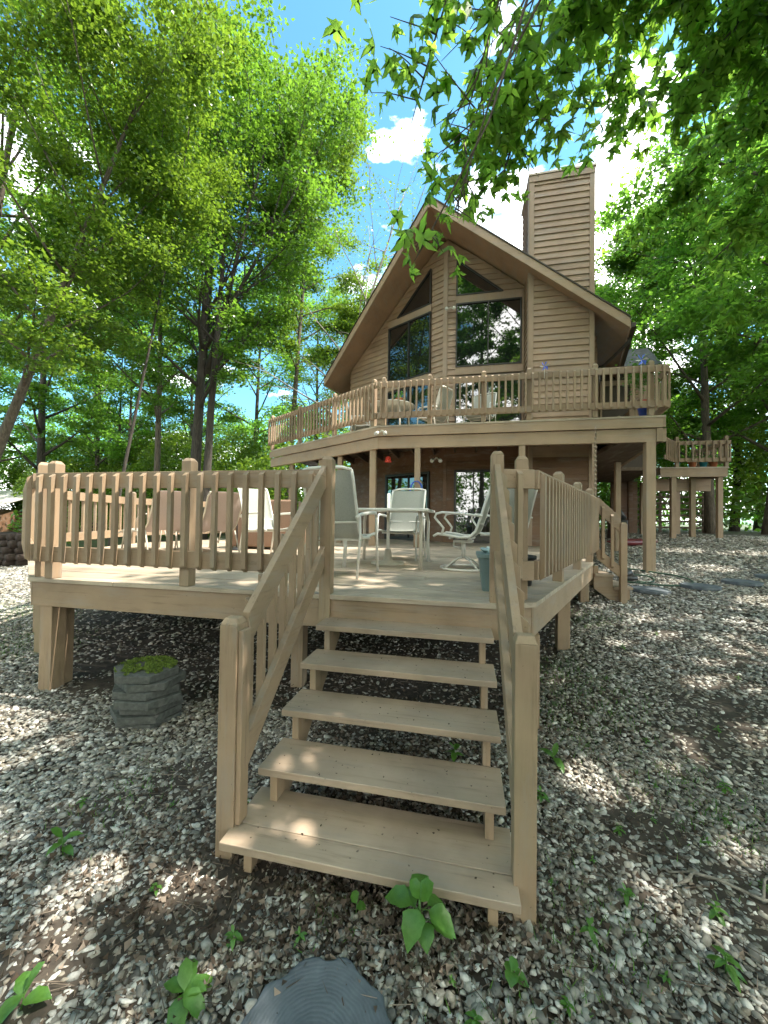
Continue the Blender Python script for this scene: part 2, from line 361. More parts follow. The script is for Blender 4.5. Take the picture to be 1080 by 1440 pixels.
def copy_at(src, loc, rz=0.0, parent=None, label=None):
    c = src.copy(); COL.objects.link(c); c.parent = parent; c.location = Vector(loc)-wloc(parent); c.rotation_euler = (0, 0, rz)
    WLOC[c.name] = Vector(loc)
    if label: c['label'] = label
    return c
def copy_tree(root, loc, rz=0.0, label=None):
    c = root.copy(); COL.objects.link(c); c.location = loc; c.rotation_euler = (0, 0, rz)
    if label: c['label'] = label
    for ch in [o for o in COL.objects if o.parent == root]:
        d = ch.copy(); COL.objects.link(d); d.parent = c
        for g in [o for o in COL.objects if o.parent == ch]:
            e = g.copy(); COL.objects.link(e); e.parent = d
    return c
def P2(a, b, t): return (a[0]+(b[0]-a[0])*t, a[1]+(b[1]-a[1])*t)

# ---------------------------------------------------------------- ground
def gz(x, y):
    t = .13*(.5*x+.85*y-2.6); t = np.log1p(np.exp(np.minimum(t, 20)*9))/9
    t = np.where(t > 2, 2, t)
    return 1.5*np.tanh(t/1.5)
def ground():
    a = np.linspace(-1, 1, 241); ax = np.sign(a)*(np.abs(a)**2.6)*320
    X, Y = np.meshgrid(ax, ax); rng = np.random.default_rng(3)
    Z = gz(X, Y) + 0.012*np.sin(X*2.3+Y)*np.cos(Y*1.9) + 0.01*np.sin(X*5.1)*np.sin(Y*4.7)
    co = np.stack([X.ravel(), Y.ravel(), Z.ravel()], 1); n = 241
    i = np.arange(n*n).reshape(n, n); f = np.stack([i[:-1, :-1], i[:-1, 1:], i[1:, 1:], i[1:, :-1]], -1)
    o = rawmesh('ground', co, f, 4, M['ground'], smooth=True); tag(o, kind='structure')
ground()
def fnoise(x, y, s=1.0):   # smooth pseudo-noise, -1..1
    return (np.sin(x*1.7*s+0.6*np.sin(y*1.3*s))*np.cos(y*1.9*s+1.1*np.sin(x*0.9*s)) + 0.5*np.sin(x*4.1*s+2.0)*np.sin(y*3.7*s+x*s))/1.5
def gravel():
    rng = np.random.default_rng(11)
    phi = (1+5**.5)/2
    ico = np.array([(-1, phi, 0), (1, phi, 0), (-1, -phi, 0), (1, -phi, 0), (0, -1, phi), (0, 1, phi), (0, -1, -phi), (0, 1, -phi), (phi, 0, -1), (phi, 0, 1), (-phi, 0, -1), (-phi, 0, 1)])/1.9
    icf = np.array([(0, 11, 5), (0, 5, 1), (0, 1, 7), (0, 7, 10), (0, 10, 11), (1, 5, 9), (5, 11, 4), (11, 10, 2), (10, 7, 6), (7, 1, 8), (3, 9, 4), (3, 4, 2), (3, 2, 6), (3, 6, 8), (3, 8, 9), (4, 9, 5), (2, 4, 11), (6, 2, 10), (8, 6, 7), (9, 8, 1)])
    xs = []; ys = []; sz = []
    def ring(r0, r1, dens, s0, s1, th0=-50, th1=75):
        # th measured from +Y towards -X
        area = 0.5*(r1*r1-r0*r0)*math.radians(th1-th0); n = int(area*dens)
        r = np.sqrt(rng.uniform(r0*r0, r1*r1, n)); th = np.radians(rng.uniform(th0, th1, n))
        xs.append(-r*np.sin(th)); ys.append(r*np.cos(th)); sz.append(np.exp(rng.uniform(np.log(s0), np.log(s1), n)))
    ring(0.7, 3.2, 5200, 0.0065, 0.0195); ring(0.7, 3.2, 170, 0.018, 0.027)
    ring(3.2, 5.5, 2200, 0.009, 0.024); ring(5.5, 9.5, 1250, 0.014, 0.031); ring(9.5, 17, 480, 0.02, 0.045)
    x = np.concatenate(xs); y = np.concatenate(ys); s = np.concatenate(sz); n = len(x)
    fn = fnoise(x, y, 0.9) + 0.45*fnoise(x*3+5, y*3)
    litter = np.exp(-(((x+0.2)/1.0)**2+((y-1.75)/0.35)**2))
    bare = ((fn > 0.95) & (rng.uniform(size=n) < 0.35)) | (rng.uniform(size=n) < litter*0.45)
    under = (y > 3.0) & (x > -3.9-(y-2.9)*1.2) & (x < 0.4+(y-3.0)*0.42) & (y < 9.5)
    bare |= under & (rng.uniform(size=n) < 0.8)  # stones thinned under the deck so dark soil deepens its shade
    bare |= (x > -1.0) & (x < 0.2) & (y > 1.9) & (y <= 3.0) & (rng.uniform(size=n) < 0.5)  # thinned behind the treads too, to darken the ground there
    k = ~bare; x, y, s = x[k], y[k], s[k]; n = len(x)
    S = np.stack([s*rng.uniform(0.8, 1.35, n), s*rng.uniform(0.6, 1.0, n), s*rng.uniform(0.22, 0.5, n)], 1)
    V = ico[None]*(1+rng.uniform(-0.36, 0.36, (n, 12, 1)))*S[:, None, :] + rng.normal(0, 0.10, (n, 12, 3))*s[:, None, None]*np.array([1, 1, .5])
    az = rng.uniform(0, 2*np.pi, n); tl = rng.normal(0, 0.28, n); tl2 = rng.normal(0, 0.28, n)
    def rot(V, a, i, j):
        c, s_ = np.cos(a)[:, None], np.sin(a)[:, None]; A, B = V[..., i].copy(), V[..., j].copy()
        V[..., i] = c*A-s_*B; V[..., j] = s_*A+c*B
    rot(V, tl, 0, 2); rot(V, tl2, 1, 2); rot(V, az, 0, 1)
    z = gz(x, y)+s*rng.uniform(0.0, 0.55, n)
    V += np.stack([x, y, z], 1)[:, None, :]
    F = (icf[None]+(np.arange(n)*12)[:, None, None])
    o = rawmesh('gravel', V.reshape(-1, 3), F, 3, M['stone']); tag(o, 'loose grey limestone gravel covering the yard', 'gravel', kind='stuff')
gravel()

# ---------------------------------------------------------------- leaves
MAPLE = np.array([(0, 0.0), (0.13, 0.04), (0.40, -0.14), (0.27, 0.10), (0.20, 0.17), (0.46, 0.26), (0.66, 0.58), (0.44, 0.50), (0.34, 0.56), (0.13, 0.34), (0.20, 0.66), (0.11, 0.74), (0.0, 1.06)])
MAPLE = np.concatenate([MAPLE, MAPLE[1:-1][::-1]*np.array([-1, 1])])      # 22 outline points
OVAL = np.array([(0, 0), (0.2, 0.18), (0.29, 0.42), (0.22, 0.68), (0, 1.0), (-0.22, 0.68), (-0.29, 0.42), (-0.2, 0.18)])
def leaf_arrays(C, size, rng, shape='quad', nbias=(0, 0, 1), nspread=0.75, ddir=None, fold=0.12, droop=0.0):
    n = len(C); nb = np.array(nbias, float)
    N = nb[None]+rng.normal(0, nspread, (n, 3)); N /= np.linalg.norm(N, axis=1, keepdims=True)
    D = rng.normal(0, 1, (n, 3)) if ddir is None else ddir+rng.normal(0, 0.35, (n, 3))
    D[:, 2] -= droop
    D -= N*(D*N).sum(1, keepdims=True); D /= np.linalg.norm(D, axis=1, keepdims=True)
    S = np.cross(D, N); sz = np.asarray(size)[:, None]
    if shape == 'quad':
        b = C-D*sz*0.5; t = C+D*sz*0.5
        l = C+S*sz*0.33-N*sz*fold; r = C-S*sz*0.33-N*sz*fold
        V = np.stack([b, r, t, l], 1).reshape(-1, 3); F = (np.array([0, 1, 2, 3])[None]+np.arange(n)[:, None]*4)
        return V, F.ravel(), 4
    P = MAPLE if shape == 'maple' else OVAL
    m = len(P); PX = P[:, 0]; PY = P[:, 1]-0.45
    bend = fold*np.abs(PX)*2+0.25*PY**2
    S = S*rng.uniform(0.65, 1.1, (n, 1)); N = N*rng.uniform(0.5, 2.2, (n, 1))
    O = C[:, None]+sz[:, None]*(S[:, None]*PX[None, :, None]+D[:, None]*PY[None, :, None]-N[:, None]*bend[None, :, None])
    V = np.concatenate([C[:, None], O], 1).reshape(-1, 3)
    tri = np.array([(0, 1+i, 1+(i+1) % m) for i in range(m)])
    F = tri[None]+(np.arange(n)*(m+1))[:, None, None]
    return V, F.ravel(), 3

GAPS = [(-3.29, 2.29, 0.01, 0.16), (-2.86, 2.22, 0.01, 0.14), (-2.93, 1.99, 0.01, 0.12), (-1.64, 1.46, 0.01, 0.10), (-1.65, 1.39, 0.00, 0.10), (-1.60, 1.29, 0.01, 0.07), (-1.22, 1.50, 0.01, 0.10), (-1.13, 1.54, 0.01, 0.08), (-1.56, 1.11, 0.01, 0.07), (-1.54, 1.06, 0.00, 0.07), (0.79, 2.63, 0.08, 0.16), (0.83, 2.49, 0.07, 0.13), (0.71, 2.65, 0.07, 0.08), (0.89, 3.89, 0.17, 0.10), (1.19, 3.99, 0.20, 0.06), (2.36, 4.29, 0.29, 0.12), (2.05, 3.93, 0.24, 0.12), (2.88, 4.56, 0.35, 0.20), (3.31, 5.34, 0.45, 0.20), (4.04, 6.32, 0.59, 0.25), (2.75, 5.57, 0.44, 0.15), (2.34, 3.96, 0.26, 0.12), (2.02, 3.19, 0.17, 0.12), (2.24, 4.98, 0.35, 0.10), (1.68, 4.75, 0.30, 0.10), (0.14, 1.54, 0.02, 0.04), (1.35, 2.23, 0.07, 0.05), (1.48, 3.05, 0.13, 0.08), (4.63, 8.41, 0.80, 0.35), (6.20, 10.02, 0.98, 0.50), (5.24, 10.61, 0.98, 0.40), (2.26, 5.56, 0.41, 0.15),  # placed sun patches; leaves between each one and the sun are removed
    (-0.84, 1.72, 0.18, 0.07), (-0.71, 1.71, 0.18, 0.06), (-0.81, 1.76, 0.18, 0.05), (-0.93, 1.93, 0.36, 0.06), (-0.82, 1.91, 0.36, 0.04), (-0.95, 1.84, 0.36, 0.03), (-0.71, 2.08, 0.53, 0.03), (-0.51, 4.57, 1.07, 0.12), (-0.88, 5.23, 1.07, 0.10), (-0.10, 5.07, 1.07, 0.10), (-0.89, 3.61, 1.07, 0.08), (-0.26, 3.51, 1.07, 0.07), (0.02, 3.51, 1.07, 0.07), (-1.06, 1.74, 0.83, 0.05)]
def fnoise(x, y, s=1.0):   # smooth pseudo-noise, -1..1
    return (np.sin(x*1.7*s+0.6*np.sin(y*1.3*s))*np.cos(y*1.9*s+1.1*np.sin(x*0.9*s)) + 0.5*np.sin(x*4.1*s+2.0)*np.sin(y*3.7*s+x*s))/1.5
def open_gaps(C):
    """cut holes through the crowns along the sun direction to shape dapples on the yard"""
    sn = np.array(SUN); keep = np.ones(len(C), bool)
    for (x, y, z, r) in GAPS:
        d = C-np.array([x, y, z]); t = d@sn; q = d-t[:, None]*sn; keep &= ~((np.linalg.norm(q, axis=1) < r+0.03) & (t > 0.5))
    k = (C[:, 2]-0.4)/SUN.z; u = C[:, 0]-k*SUN.x; v = C[:, 1]-k*SUN.y
    f = fnoise(u*1.9+3, v*1.9)+0.6*fnoise(u*4.6, v*4.6+2)
    yard = (v < 9)
    keep &= ~((f > 0.78) & yard)
    return C[keep], keep
def limb_path(p, d, L, n, rng, curve=0.25, wob=0.06):
    pts = [np.array(p, float)]; d = np.array(d, float); d /= np.linalg.norm(d)
    for i in range(n):
        d = d+np.array([0, 0, curve/n])+rng.normal(0, wob, 3); d /= np.linalg.norm(d)
        pts.append(pts[-1]+d*L/n)
    return pts
def interp(pts, t):
    t = min(max(t, 0), 0.9999)*(len(pts)-1); i = int(t); f = t-i
    return pts[i]*(1-f)+pts[i+1]*f, (pts[i+1]-pts[i])/np.linalg.norm(pts[i+1]-pts[i])
def tree(name, base, top, r0, first, spread, nl, seed, leaf='leafA', bark='bark', nleaf=26000, lsize=0.16, label='', cat='tree', group=None,
         shape='quad', stems=(), clump=0.30, elev=(15, 55), prof=None, maxz=None, wob=0.02):
    rng = np.random.default_rng(seed)
    base = np.array([base[0], base[1], float(gz(base[0], base[1]))-0.1]); top = np.array(top, float); H = top[2]-base[2]
    root = empty(name, base, label, cat, group)
    T = MB(); cl = []
    def stem(b, t, r, n_l, f0):
        n = 12; pts = []; wx = np.cumsum(rng.normal(0, wob, n+1)); wy = np.cumsum(rng.normal(0, wob, n+1))
        for i in range(n+1):
            q = i/n; p = b*(1-q)+t*q; e = math.sin(math.pi*q)
            pts.append(p+np.array([wx[i]*H*0.12*q, wy[i]*H*0.12*q, 0])+0.0*e)
        rad = [max(0.012, r*((1-i/n)**0.8)*(1.25 if i == 0 else 1)) for i in range(n+1)]
        T.tube(pts, rad, 10)
        ga = rng.uniform(0, 6.28)
        for k in range(n_l):
            q = f0+(0.97-f0)*(k+0.5*rng.uniform())/n_l; p, d0 = interp(pts, q)
            ga += 2.4+rng.normal(0, 0.35); el = R_(rng.uniform(*elev))+0.5*q*q
            hr = (q-f0)/(1-f0); pf = (0.55+0.75*math.sin(math.pi*min(1, hr*0.85+0.18))) if prof is None else prof(hr)
            L = spread*pf*rng.uniform(0.8, 1.15)
            d = np.array([math.cos(ga)*math.cos(el), math.sin(ga)*math.cos(el), math.sin(el)])
            lp = limb_path(p, d, L, 6, rng, 0.1)
            rr = max(0.012, r*(1-q)**0.8*0.5)
            T.tube(lp, [max(0.008, rr*(1-i/6.5)) for i in range(7)], 6)
            for j in range(5):
                qq = 0.3+0.7*(j+rng.uniform())/5; p2, d2 = interp(lp, qq)
                d3 = d2+rng.normal(0, 0.6, 3); d3[2] = abs(d3[2])*0.4-0.1; L2 = L*rng.uniform(0.22, 0.42)
                sp = limb_path(p2, d3, L2, 4, rng, -0.15)
                T.tube(sp, [max(0.005, rr*0.35*(1-i/4.5)) for i in range(5)], 4)
                for u in (0.25, 0.5, 0.75, 1.0):
                    c, dd = interp(sp, u); cl.append(c)
            c, dd = interp(lp, 1); cl.append(c)
        for q in np.linspace(max(0.75, f0), 1, 6): cl.append(interp(pts, q)[0])
    stem(base, top, r0, nl, first)
    for (b2, t2, r2, n2, f2) in stems: stem(np.array(b2 if len(b2) == 3 else (b2[0], b2[1], base[2]), float), np.array(t2, float), r2, n2, f2)
    T.build('trunk', M[bark], root)
    cl = np.array(cl)
    wgt = rng.uniform(0.1, 1.0, len(cl))**2.2; wgt /= wgt.sum()
    idx = rng.choice(len(cl), nleaf, p=wgt)
    C = cl[idx]+rng.normal(0, 1, (nleaf, 3))*np.array([clump, clump, clump*0.34])
    C[:, 2] -= 0.1*((C-cl[idx])**2).sum(1)
    if maxz is not None: C = C[C[:, 2] > maxz]
    if base[0] > 2: C = open_gaps(C)[0]
    V, F, npf = leaf_arrays(C, rng.uniform(0.6, 1.25, len(C))*lsize, rng, shape, nspread=0.6)
    rawmesh('crown', V, F, npf, M[leaf], root, loc=base)
    return root

# ---------------------------------------------------------------- deck
DZ = 1.068
DECK = [(-3.98, 2.82), (0.26, 2.82), (0.52, 2.95), (1.93, 6.26), (1.93, 7.5), (2.95, 9.58), (1.3, 10.26), (-0.5, 10.26), (-3.5, 12.0), (-5.3, 11.7), (-6.95, 7.0), (-5.98, 4.22)]
def xspan(poly, y):
    xs = []
    for i in range(len(poly)):
        a, b = poly[i], poly[(i+1) % len(poly)]
        if (a[1] <= y) != (b[1] <= y): xs.append(a[0]+(b[0]-a[0])*(y-a[1])/(b[1]-a[1]))
    xs.sort(); return (xs[0], xs[-1]) if len(xs) >= 2 else None
deck = empty('wooden_deck', (-2, 5, 0), 'low tan painted wooden deck with baluster railing and six front steps', 'deck')
def planks(poly, y0, y1, wd, gap, z, th, rng, xseams=()):
    m = MB(); y = y0
    while y < y1:
        a = xspan(poly, y+1e-4); b = xspan(poly, min(y+wd, y1-1e-3))
        if a and b:
            dz = rng.uniform(-0.0015, 0.0015)
            sx = [rng.uniform(0.15, 0.85)] if a[1]-a[0] > 3 else []; cuts = [0]+list(sx)+[1]
            for c0, c1 in zip(cuts[:-1], cuts[1:]):
                g0 = 0.002 if c0 > 0 else 0; g1 = 0.002 if c1 < 1 else 0
                xa0, xa1 = a[0]+(a[1]-a[0])*c0+g0, a[0]+(a[1]-a[0])*c1-g1
                xb0 = b[0] if c0 == 0 else xa0; xb1 = b[1] if c1 == 1 else xa1
                m.prism([(xa0, y), (xa1, y), (xb1, y+wd), (xb0, y+wd)], z-th+dz, z+dz)
        y += wd+gap
    return m
planks(DECK, 2.82, 12.0, 0.136, 0.006, DZ, 0.036, random.Random(4)).build('deck_boards', M['deck'], deck, bevel=0.003)
def inset(p, q, d):   # shift a segment to the left-hand side (inside of a counter-clockwise outline)
    v = Vector((q[0]-p[0], q[1]-p[1])).normalized(); n = Vector((-v.y, v.x))*d
    return (p[0]+n.x, p[1]+n.y), (q[0]+n.x, q[1]+n.y)
for i, (mt, side) in enumerate((('wx', 0), ('wx', 1), ('wy', 2), ('wy', 3), (None, 4), (None, 5), (None, 6), (None, 7), (None, 8), ('wy', 9), ('wy', 10), ('wy', 11))):
    if mt is None: continue
    p, q = inset(DECK[side], DECK[(side+1) % 12], 0.045)
    MB().beam((*p, DZ-0.150), (*q, DZ-0.150), 0.04, 0.222).build('rim_joist', M[mt], deck, bevel=0.003)
# inner joists
jm = MB()
for k in range(14):
    x = -5.6+k*0.5; ys = [2.96, 9.6]
    if x < -4: ys[0] = 2.9+(-4-x)*0.75
    if x > 0.5: ys[0] = 3.1+(x-0.5)*2.4
    jm.box(x-0.02, x+0.02, ys[0], ys[1], DZ-0.24, DZ-0.04)
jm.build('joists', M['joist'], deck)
def leg(x0, x1, y0, y1, z1, parent, zb=None, name='leg', mat='wz'):
    zb = float(gz((x0+x1)/2, (y0+y1)/2))-0.12 if zb is None else zb
    return MB().box(x0, x1, y0, y1, zb, z1).build(name, M[mat], parent, bevel=0.006)
leg(-3.90, -3.76, 2.87, 3.01, DZ-0.262, deck); leg(-3.97, -3.80, 3.02, 3.12, DZ-0.262, deck)
leg(-5.86, -5.72, 4.22, 4.36, DZ-0.262, deck); leg(-5.0, -4.88, 3.62, 3.74, DZ-0.262, deck)
leg(0.44, 0.57, 3.06, 3.15, DZ-0.262, deck); leg(1.03, 1.16, 4.55, 4.68, DZ-0.262, deck)
leg(1.05, 1.20, 4.75, 4.79, DZ-0.2, deck, zb=DZ-0.45, name='bracket'); leg(1.72, 1.84, 6.2, 6.32, DZ-0.262, deck); leg(-1.6, -1.48, 3.4, 3.52, DZ-0.25, deck); leg(-3.0, -2.88, 6, 6.12, DZ-0.25, deck)

# baluster: 38 mm square, ends bevelled on the outer face. Origin at bottom centre, outer face towards -Y
def baluster_mesh(name, h, parent, w_=0.038, cut=0.03):
    a = w_/2
    m = MB(); P = [(-a, cut), (a, 0.0), (a, h), (-a, h-cut)]   # y,z profile
    vs = [(x, y, z) for x in (-a, a) for y, z in P]
    m.add(vs, [(0, 1, 2, 3), (7, 6, 5, 4), (0, 4, 5, 1), (1, 5, 6, 2), (2, 6, 7, 3), (3, 7, 4, 0)])
    return m
class Bal:
    src = {}
    @classmethod
    def put(c, key, h, loc, rz, parent, name='baluster'):
        if key not in c.src:
            o = baluster_mesh(name, h, parent).build(name, M['wz'], None, loc=(0, 0, 0), bevel=0.002)
            o.parent = parent; o.location = Vector(loc)-wloc(parent); o.rotation_euler = (0, 0, rz); c.src[key] = o
        else: copy_at(c.src[key], loc, rz, parent)
def post(x, y, z0, z1, parent, s=0.09, rz=0.0, cap=True, mat='wz', name='rail_post'):
    m = MB(); a = s/2; c, s_ = math.cos(rz), math.sin(rz)
    sq = lambda r: [(x+u*c-v*s_, y+u*s_+v*c) for u, v in ((-r, -r), (r, -r), (r, r), (-r, r))]
    m.prism(sq(a), z0, z1)
    if cap:
        t = sq(a*0.55)
        m.add([(p[0], p[1], z1+0.0006) for p in sq(a)]+[(p[0], p[1], z1+0.030) for p in t], [(3, 2, 1, 0), (4, 5, 6, 7)]+[(i, (i+1) % 4, 4+(i+1) % 4, 4+i) for i in range(4)])
    return m.build(name, M[mat], parent, bevel=0.003)
def railing(p, q, z, parent, key, sp=0.134, top=0.97, low=0.30, bh=0.14, posts=(), ph=1.06, out=1, start=0.5, every=True, mats=('wx',), zq=None, hasbal=True):
    """boards between p and q; balusters on the outer side; posts inside. z: floor height"""
    v = Vector((q[0]-p[0], q[1]-p[1])); L = v.length; v.normalize(); n = Vector((v.y, -v.x))*out    # outward
    rz = math.atan2(v.y, v.x) + (0 if out == 1 else math.pi)
    for zt in (top, low):
        MB().beam((*p, z+zt-bh/2), (*q, z+zt-bh/2), 0.036, bh).build('rail_board', M[mats[0]], parent, bevel=0.003)
    if hasbal:
        nb = int(L/sp)
        for i in range(nb):
            d = (i+start)*L/nb
            Bal.put(key, top-low+bh+0.0, (p[0]+v.x*d+n.x*0.0375, p[1]+v.y*d+n.y*0.0375, z+low-bh-0.01), rz, parent)
    for t in posts:
        x = p[0]+v.x*L*t-n.x*0.064; y = p[1]+v.y*L*t-n.y*0.064
        post(x, y, z+0.002, z+ph, parent, rz=math.atan2(v.y, v.x))
rl = empty('railing', (-2, 5, 1), None); rl.parent = deck; rl.location = Vector((0, 0, 1)); WLOC[rl.name] = Vector((-2, 5, 1))
railing((-3.86, 2.79), (-1.085, 2.79), DZ, rl, 'bd', posts=(0.045, 0.56), mats=('wx',))
railing((-5.93, 4.17), (-3.90, 2.795), DZ, rl, 'bd', posts=(0.03, 0.955), mats=('wy',))
railing((-6.95, 6.9), (-5.97, 4.20), DZ, rl, 'bd', posts=(0.05,), mats=('wy',), sp=0.16)
railing((-5.35, 11.55), (-6.97, 6.95), DZ, rl, 'bd', posts=(0.05, 0.5), mats=('wy',), sp=0.2)
railing((0.27, 2.90), (0.50, 2.96), DZ, rl, 'bd', posts=(), mats=('wx',), sp=0.15)
post(0.43, 3.08, DZ, DZ+1.06, rl)
railing((0.52, 2.98), (1.93, 6.24), DZ, rl, 'bd', posts=(0.33, 0.66, 0.97), mats=('wy',), sp=0.125)
railing((-1.03, 2.79), (-1.03, 2.79001), DZ, rl, 'bd', mats=('wx',), hasbal=False) if False else None

# ---------------------------------------------------------------- front stairs (part of the deck)
st = empty('staircase', (-0.4, 2.2, 0)); st.parent = deck; st.location = Vector((-0.4, 2.2, 0))-wloc(deck); WLOC[st.name] = Vector((-0.4, 2.2, 0))
RISE, RUN = 0.178, 0.256
X0, X1 = -1.037, 0.202
def tread(y0, y1, z, xa, xb, name='tread', seam=None):
    m = MB()
    if seam: m.box(xa, xb, y0, seam-0.002, z-0.038, z).box(xa, xb, seam+0.002, y1, z-0.0385, z-0.0008)
    else: m.box(xa, xb, y0, y1, z-0.038, z)
    m.build(name, M['tread'], st, bevel=0.004)
tread(1.576, 1.955, RISE, X0-0.04, X1+0.03, seam=1.70)
for i in range(1, 5):
    y = 1.836+RUN*(i-1); tread(y, y+0.285, RISE*(i+1), X0, X1)
nm = MB(); r7 = random.Random(5)
for i in range(5):
    y0 = 1.60 if i == 0 else 1.86+RUN*(i-1); z = RISE*(i+1)
    for x in (X0+0.085, X1-0.075):
        for dy in ((0.03, 0.09, 0.16, 0.23) if i == 0 else (0.03, 0.10, 0.17)):
            cx_, cy_ = x+r7.uniform(-.012, .012), y0+dy
            nm.add([(cx_+0.0042*math.cos(a), cy_+0.0042*math.sin(a), z+0.0012) for a in [k*math.pi/3 for k in range(6)]]+[(cx_, cy_, z+0.0022)], [(k, (k+1) % 6, 6) for k in range(6)])
nm.build('nail_heads', M['joist'], st)
# riser under the deck edge
MB().box(X0+0.045, X1, 2.842, 2.856, DZ-0.25, DZ-0.0365).build('riser', M['wx'], st, bevel=0.002)
# two cut stringers carried on short blocks under each tread
for x in (X0+0.06, X1-0.09):
    s_ = MB(); pts = []
    s_.beam((x+0.019, 1.72, -0.02), (x+0.019, 2.84, 0.80), 0.036, 0.12)
    for i in range(0, 5):
        y = (1.62 if i == 0 else 1.858+RUN*(i-1)); s_.box(x-0.001, x+0.039, y, y+0.09 if i else y+0.2, (RISE*i+0.004 if i else -0.1), RISE*(i+1)-0.0385)
    s_.build('stringer', M['wz'], st, bevel=0.002)
# newel posts at the foot of the steps, each two boards thick
def newel(x0, x1, y0, y1, zt):
    m = MB(); m.box(x0, x1, y0, y1, -0.12, zt-0.03)
    m.add([(x0, y0, zt-0.0295), (x1, y0, zt-0.0295), (x1, y1, zt-0.0295), (x0, y1, zt-0.0295), (x0+.012, y0+.02, zt), (x1-.012, y0+.02, zt), (x1-.012, y1-.02, zt), (x0+.012, y1-.02, zt)],
          [(3, 2, 1, 0), (4, 5, 6, 7), (0, 1, 5, 4), (1, 2, 6, 5), (2, 3, 7, 6), (3, 0, 4, 7)])
    m.build('newel_post', M['wz'], st, bevel=0.004)
newel(-1.155, -1.062, 1.66, 1.755, 1.165)
MB().box(-1.0605, -1.035, 1.672, 1.742, 0.185, 1.11).build('newel_board', M['wz'], st, bevel=0.003)
newel(0.212, 0.302, 1.655, 1.745, 1.185)
post(-1.055, 2.861, DZ-0.24, DZ+1.05, st, name='newel_post'); post(0.235, 2.9, DZ-0.24, DZ+1.07, st, name='newel_post')
for side, x in ((0, -1.075), (1, 0.235)):
    a = 1.757 if side == 0 else 1.747
    zt0, zt1 = (1.09, 1.985) if side == 0 else (1.09, 1.985)
    MB().beam((x, a, zt0), (x, 2.8155 if side == 0 else 2.853, zt1), 0.04, 0.135, plumb=True).build('handrail', M['wy'], st, bevel=0.003)
    MB().beam((x, a, zt0-0.62), (x, 2.8155 if side == 0 else 2.853, zt1-0.62), 0.04, 0.12, plumb=True).build('lower_rail', M['wy'], st, bevel=0.003)
    for k in range(8):
        t = (k+0.75)/8.2; y = a+(2.82-a)*t; zc = zt0+(zt1-zt0)*t; ox = 0.0385*(1 if side == 0 else -1)
        m = baluster_mesh('b', 0.72, None)
        m.v = [(-p[1], p[0], p[2]) if side == 1 else (p[1]*-1, p[0], p[2]) for p in m.v]
        m.v = [(x-ox+p[0], y+p[1], zc-0.66+p[2]) for p in m.v] if side == 1 else [(x-0.0385-p[0]*0+p[0], y+p[1], zc-0.66+p[2]) for p in m.v]
        m.build('baluster', M['wz'], st, bevel=0.002)

# ---------------------------------------------------------------- side stairs (part of the deck)
ss = empty('side_steps', (2.1, 6.6, 0.5)); ss.parent = deck; ss.location = Vector((2.1, 6.6, 0.5))-wloc(deck); WLOC[ss.name] = Vector((2.1, 6.6, 0.5))
MB().box(1.94, 2.19, 6.25, 7.3, 0.846, 0.884).build('tread', M['tread'], ss, bevel=0.003)
MB().box(2.19+0.002, 2.45, 6.25, 7.3, 0.666, 0.704).build('tread', M['tread'], ss, bevel=0.003)
MB().extr([(1.93, 6.29, 1.0), (1.93, 6.29, 0.66), (2.2, 6.29, 0.46), (2.42, 6.29, 0.46), (2.42, 6.29, 0.664), (2.19, 6.29, 0.664), (2.19, 6.29, 0.844), (1.99, 6.29, 0.844), (1.99, 6.29, 1.0)], (0, 0.04, 0)).build('stringer', M['wx'], ss, bevel=0.002)
MB().extr([(1.93, 7.2, 1.0), (1.93, 7.2, 0.66), (2.2, 7.2, 0.46), (2.42, 7.2, 0.46), (2.42, 7.2, 0.664), (2.19, 7.2, 0.664), (2.19, 7.2, 0.844), (1.99, 7.2, 0.844), (1.99, 7.2, 1.0)], (0, 0.04, 0)).build('stringer', M['wx'], ss, bevel=0.002)
post(2.30, 6.22, 0.38, 1.63, ss, s=0.085, name='newel_post')
MB().beam((1.95, 6.225, 1.93), (2.262, 6.225, 1.62), 0.036, 0.16, plumb=True).build('handrail', M['wx'], ss, bevel=0.003)
MB().beam((1.95, 6.225, 1.20), (2.262, 6.225, 0.93), 0.036, 0.13, plumb=True).build('lower_rail', M['wx'], ss, bevel=0.003)
for xx, zz in ((2.02, 1.10), (2.145, 0.98)):
    m = baluster_mesh('b', 0.80, None); m.v = [(xx+p[0], 6.187+p[1], zz+p[2]) for p in m.v]; m.build('baluster', M['wz'], ss, bevel=0.002)

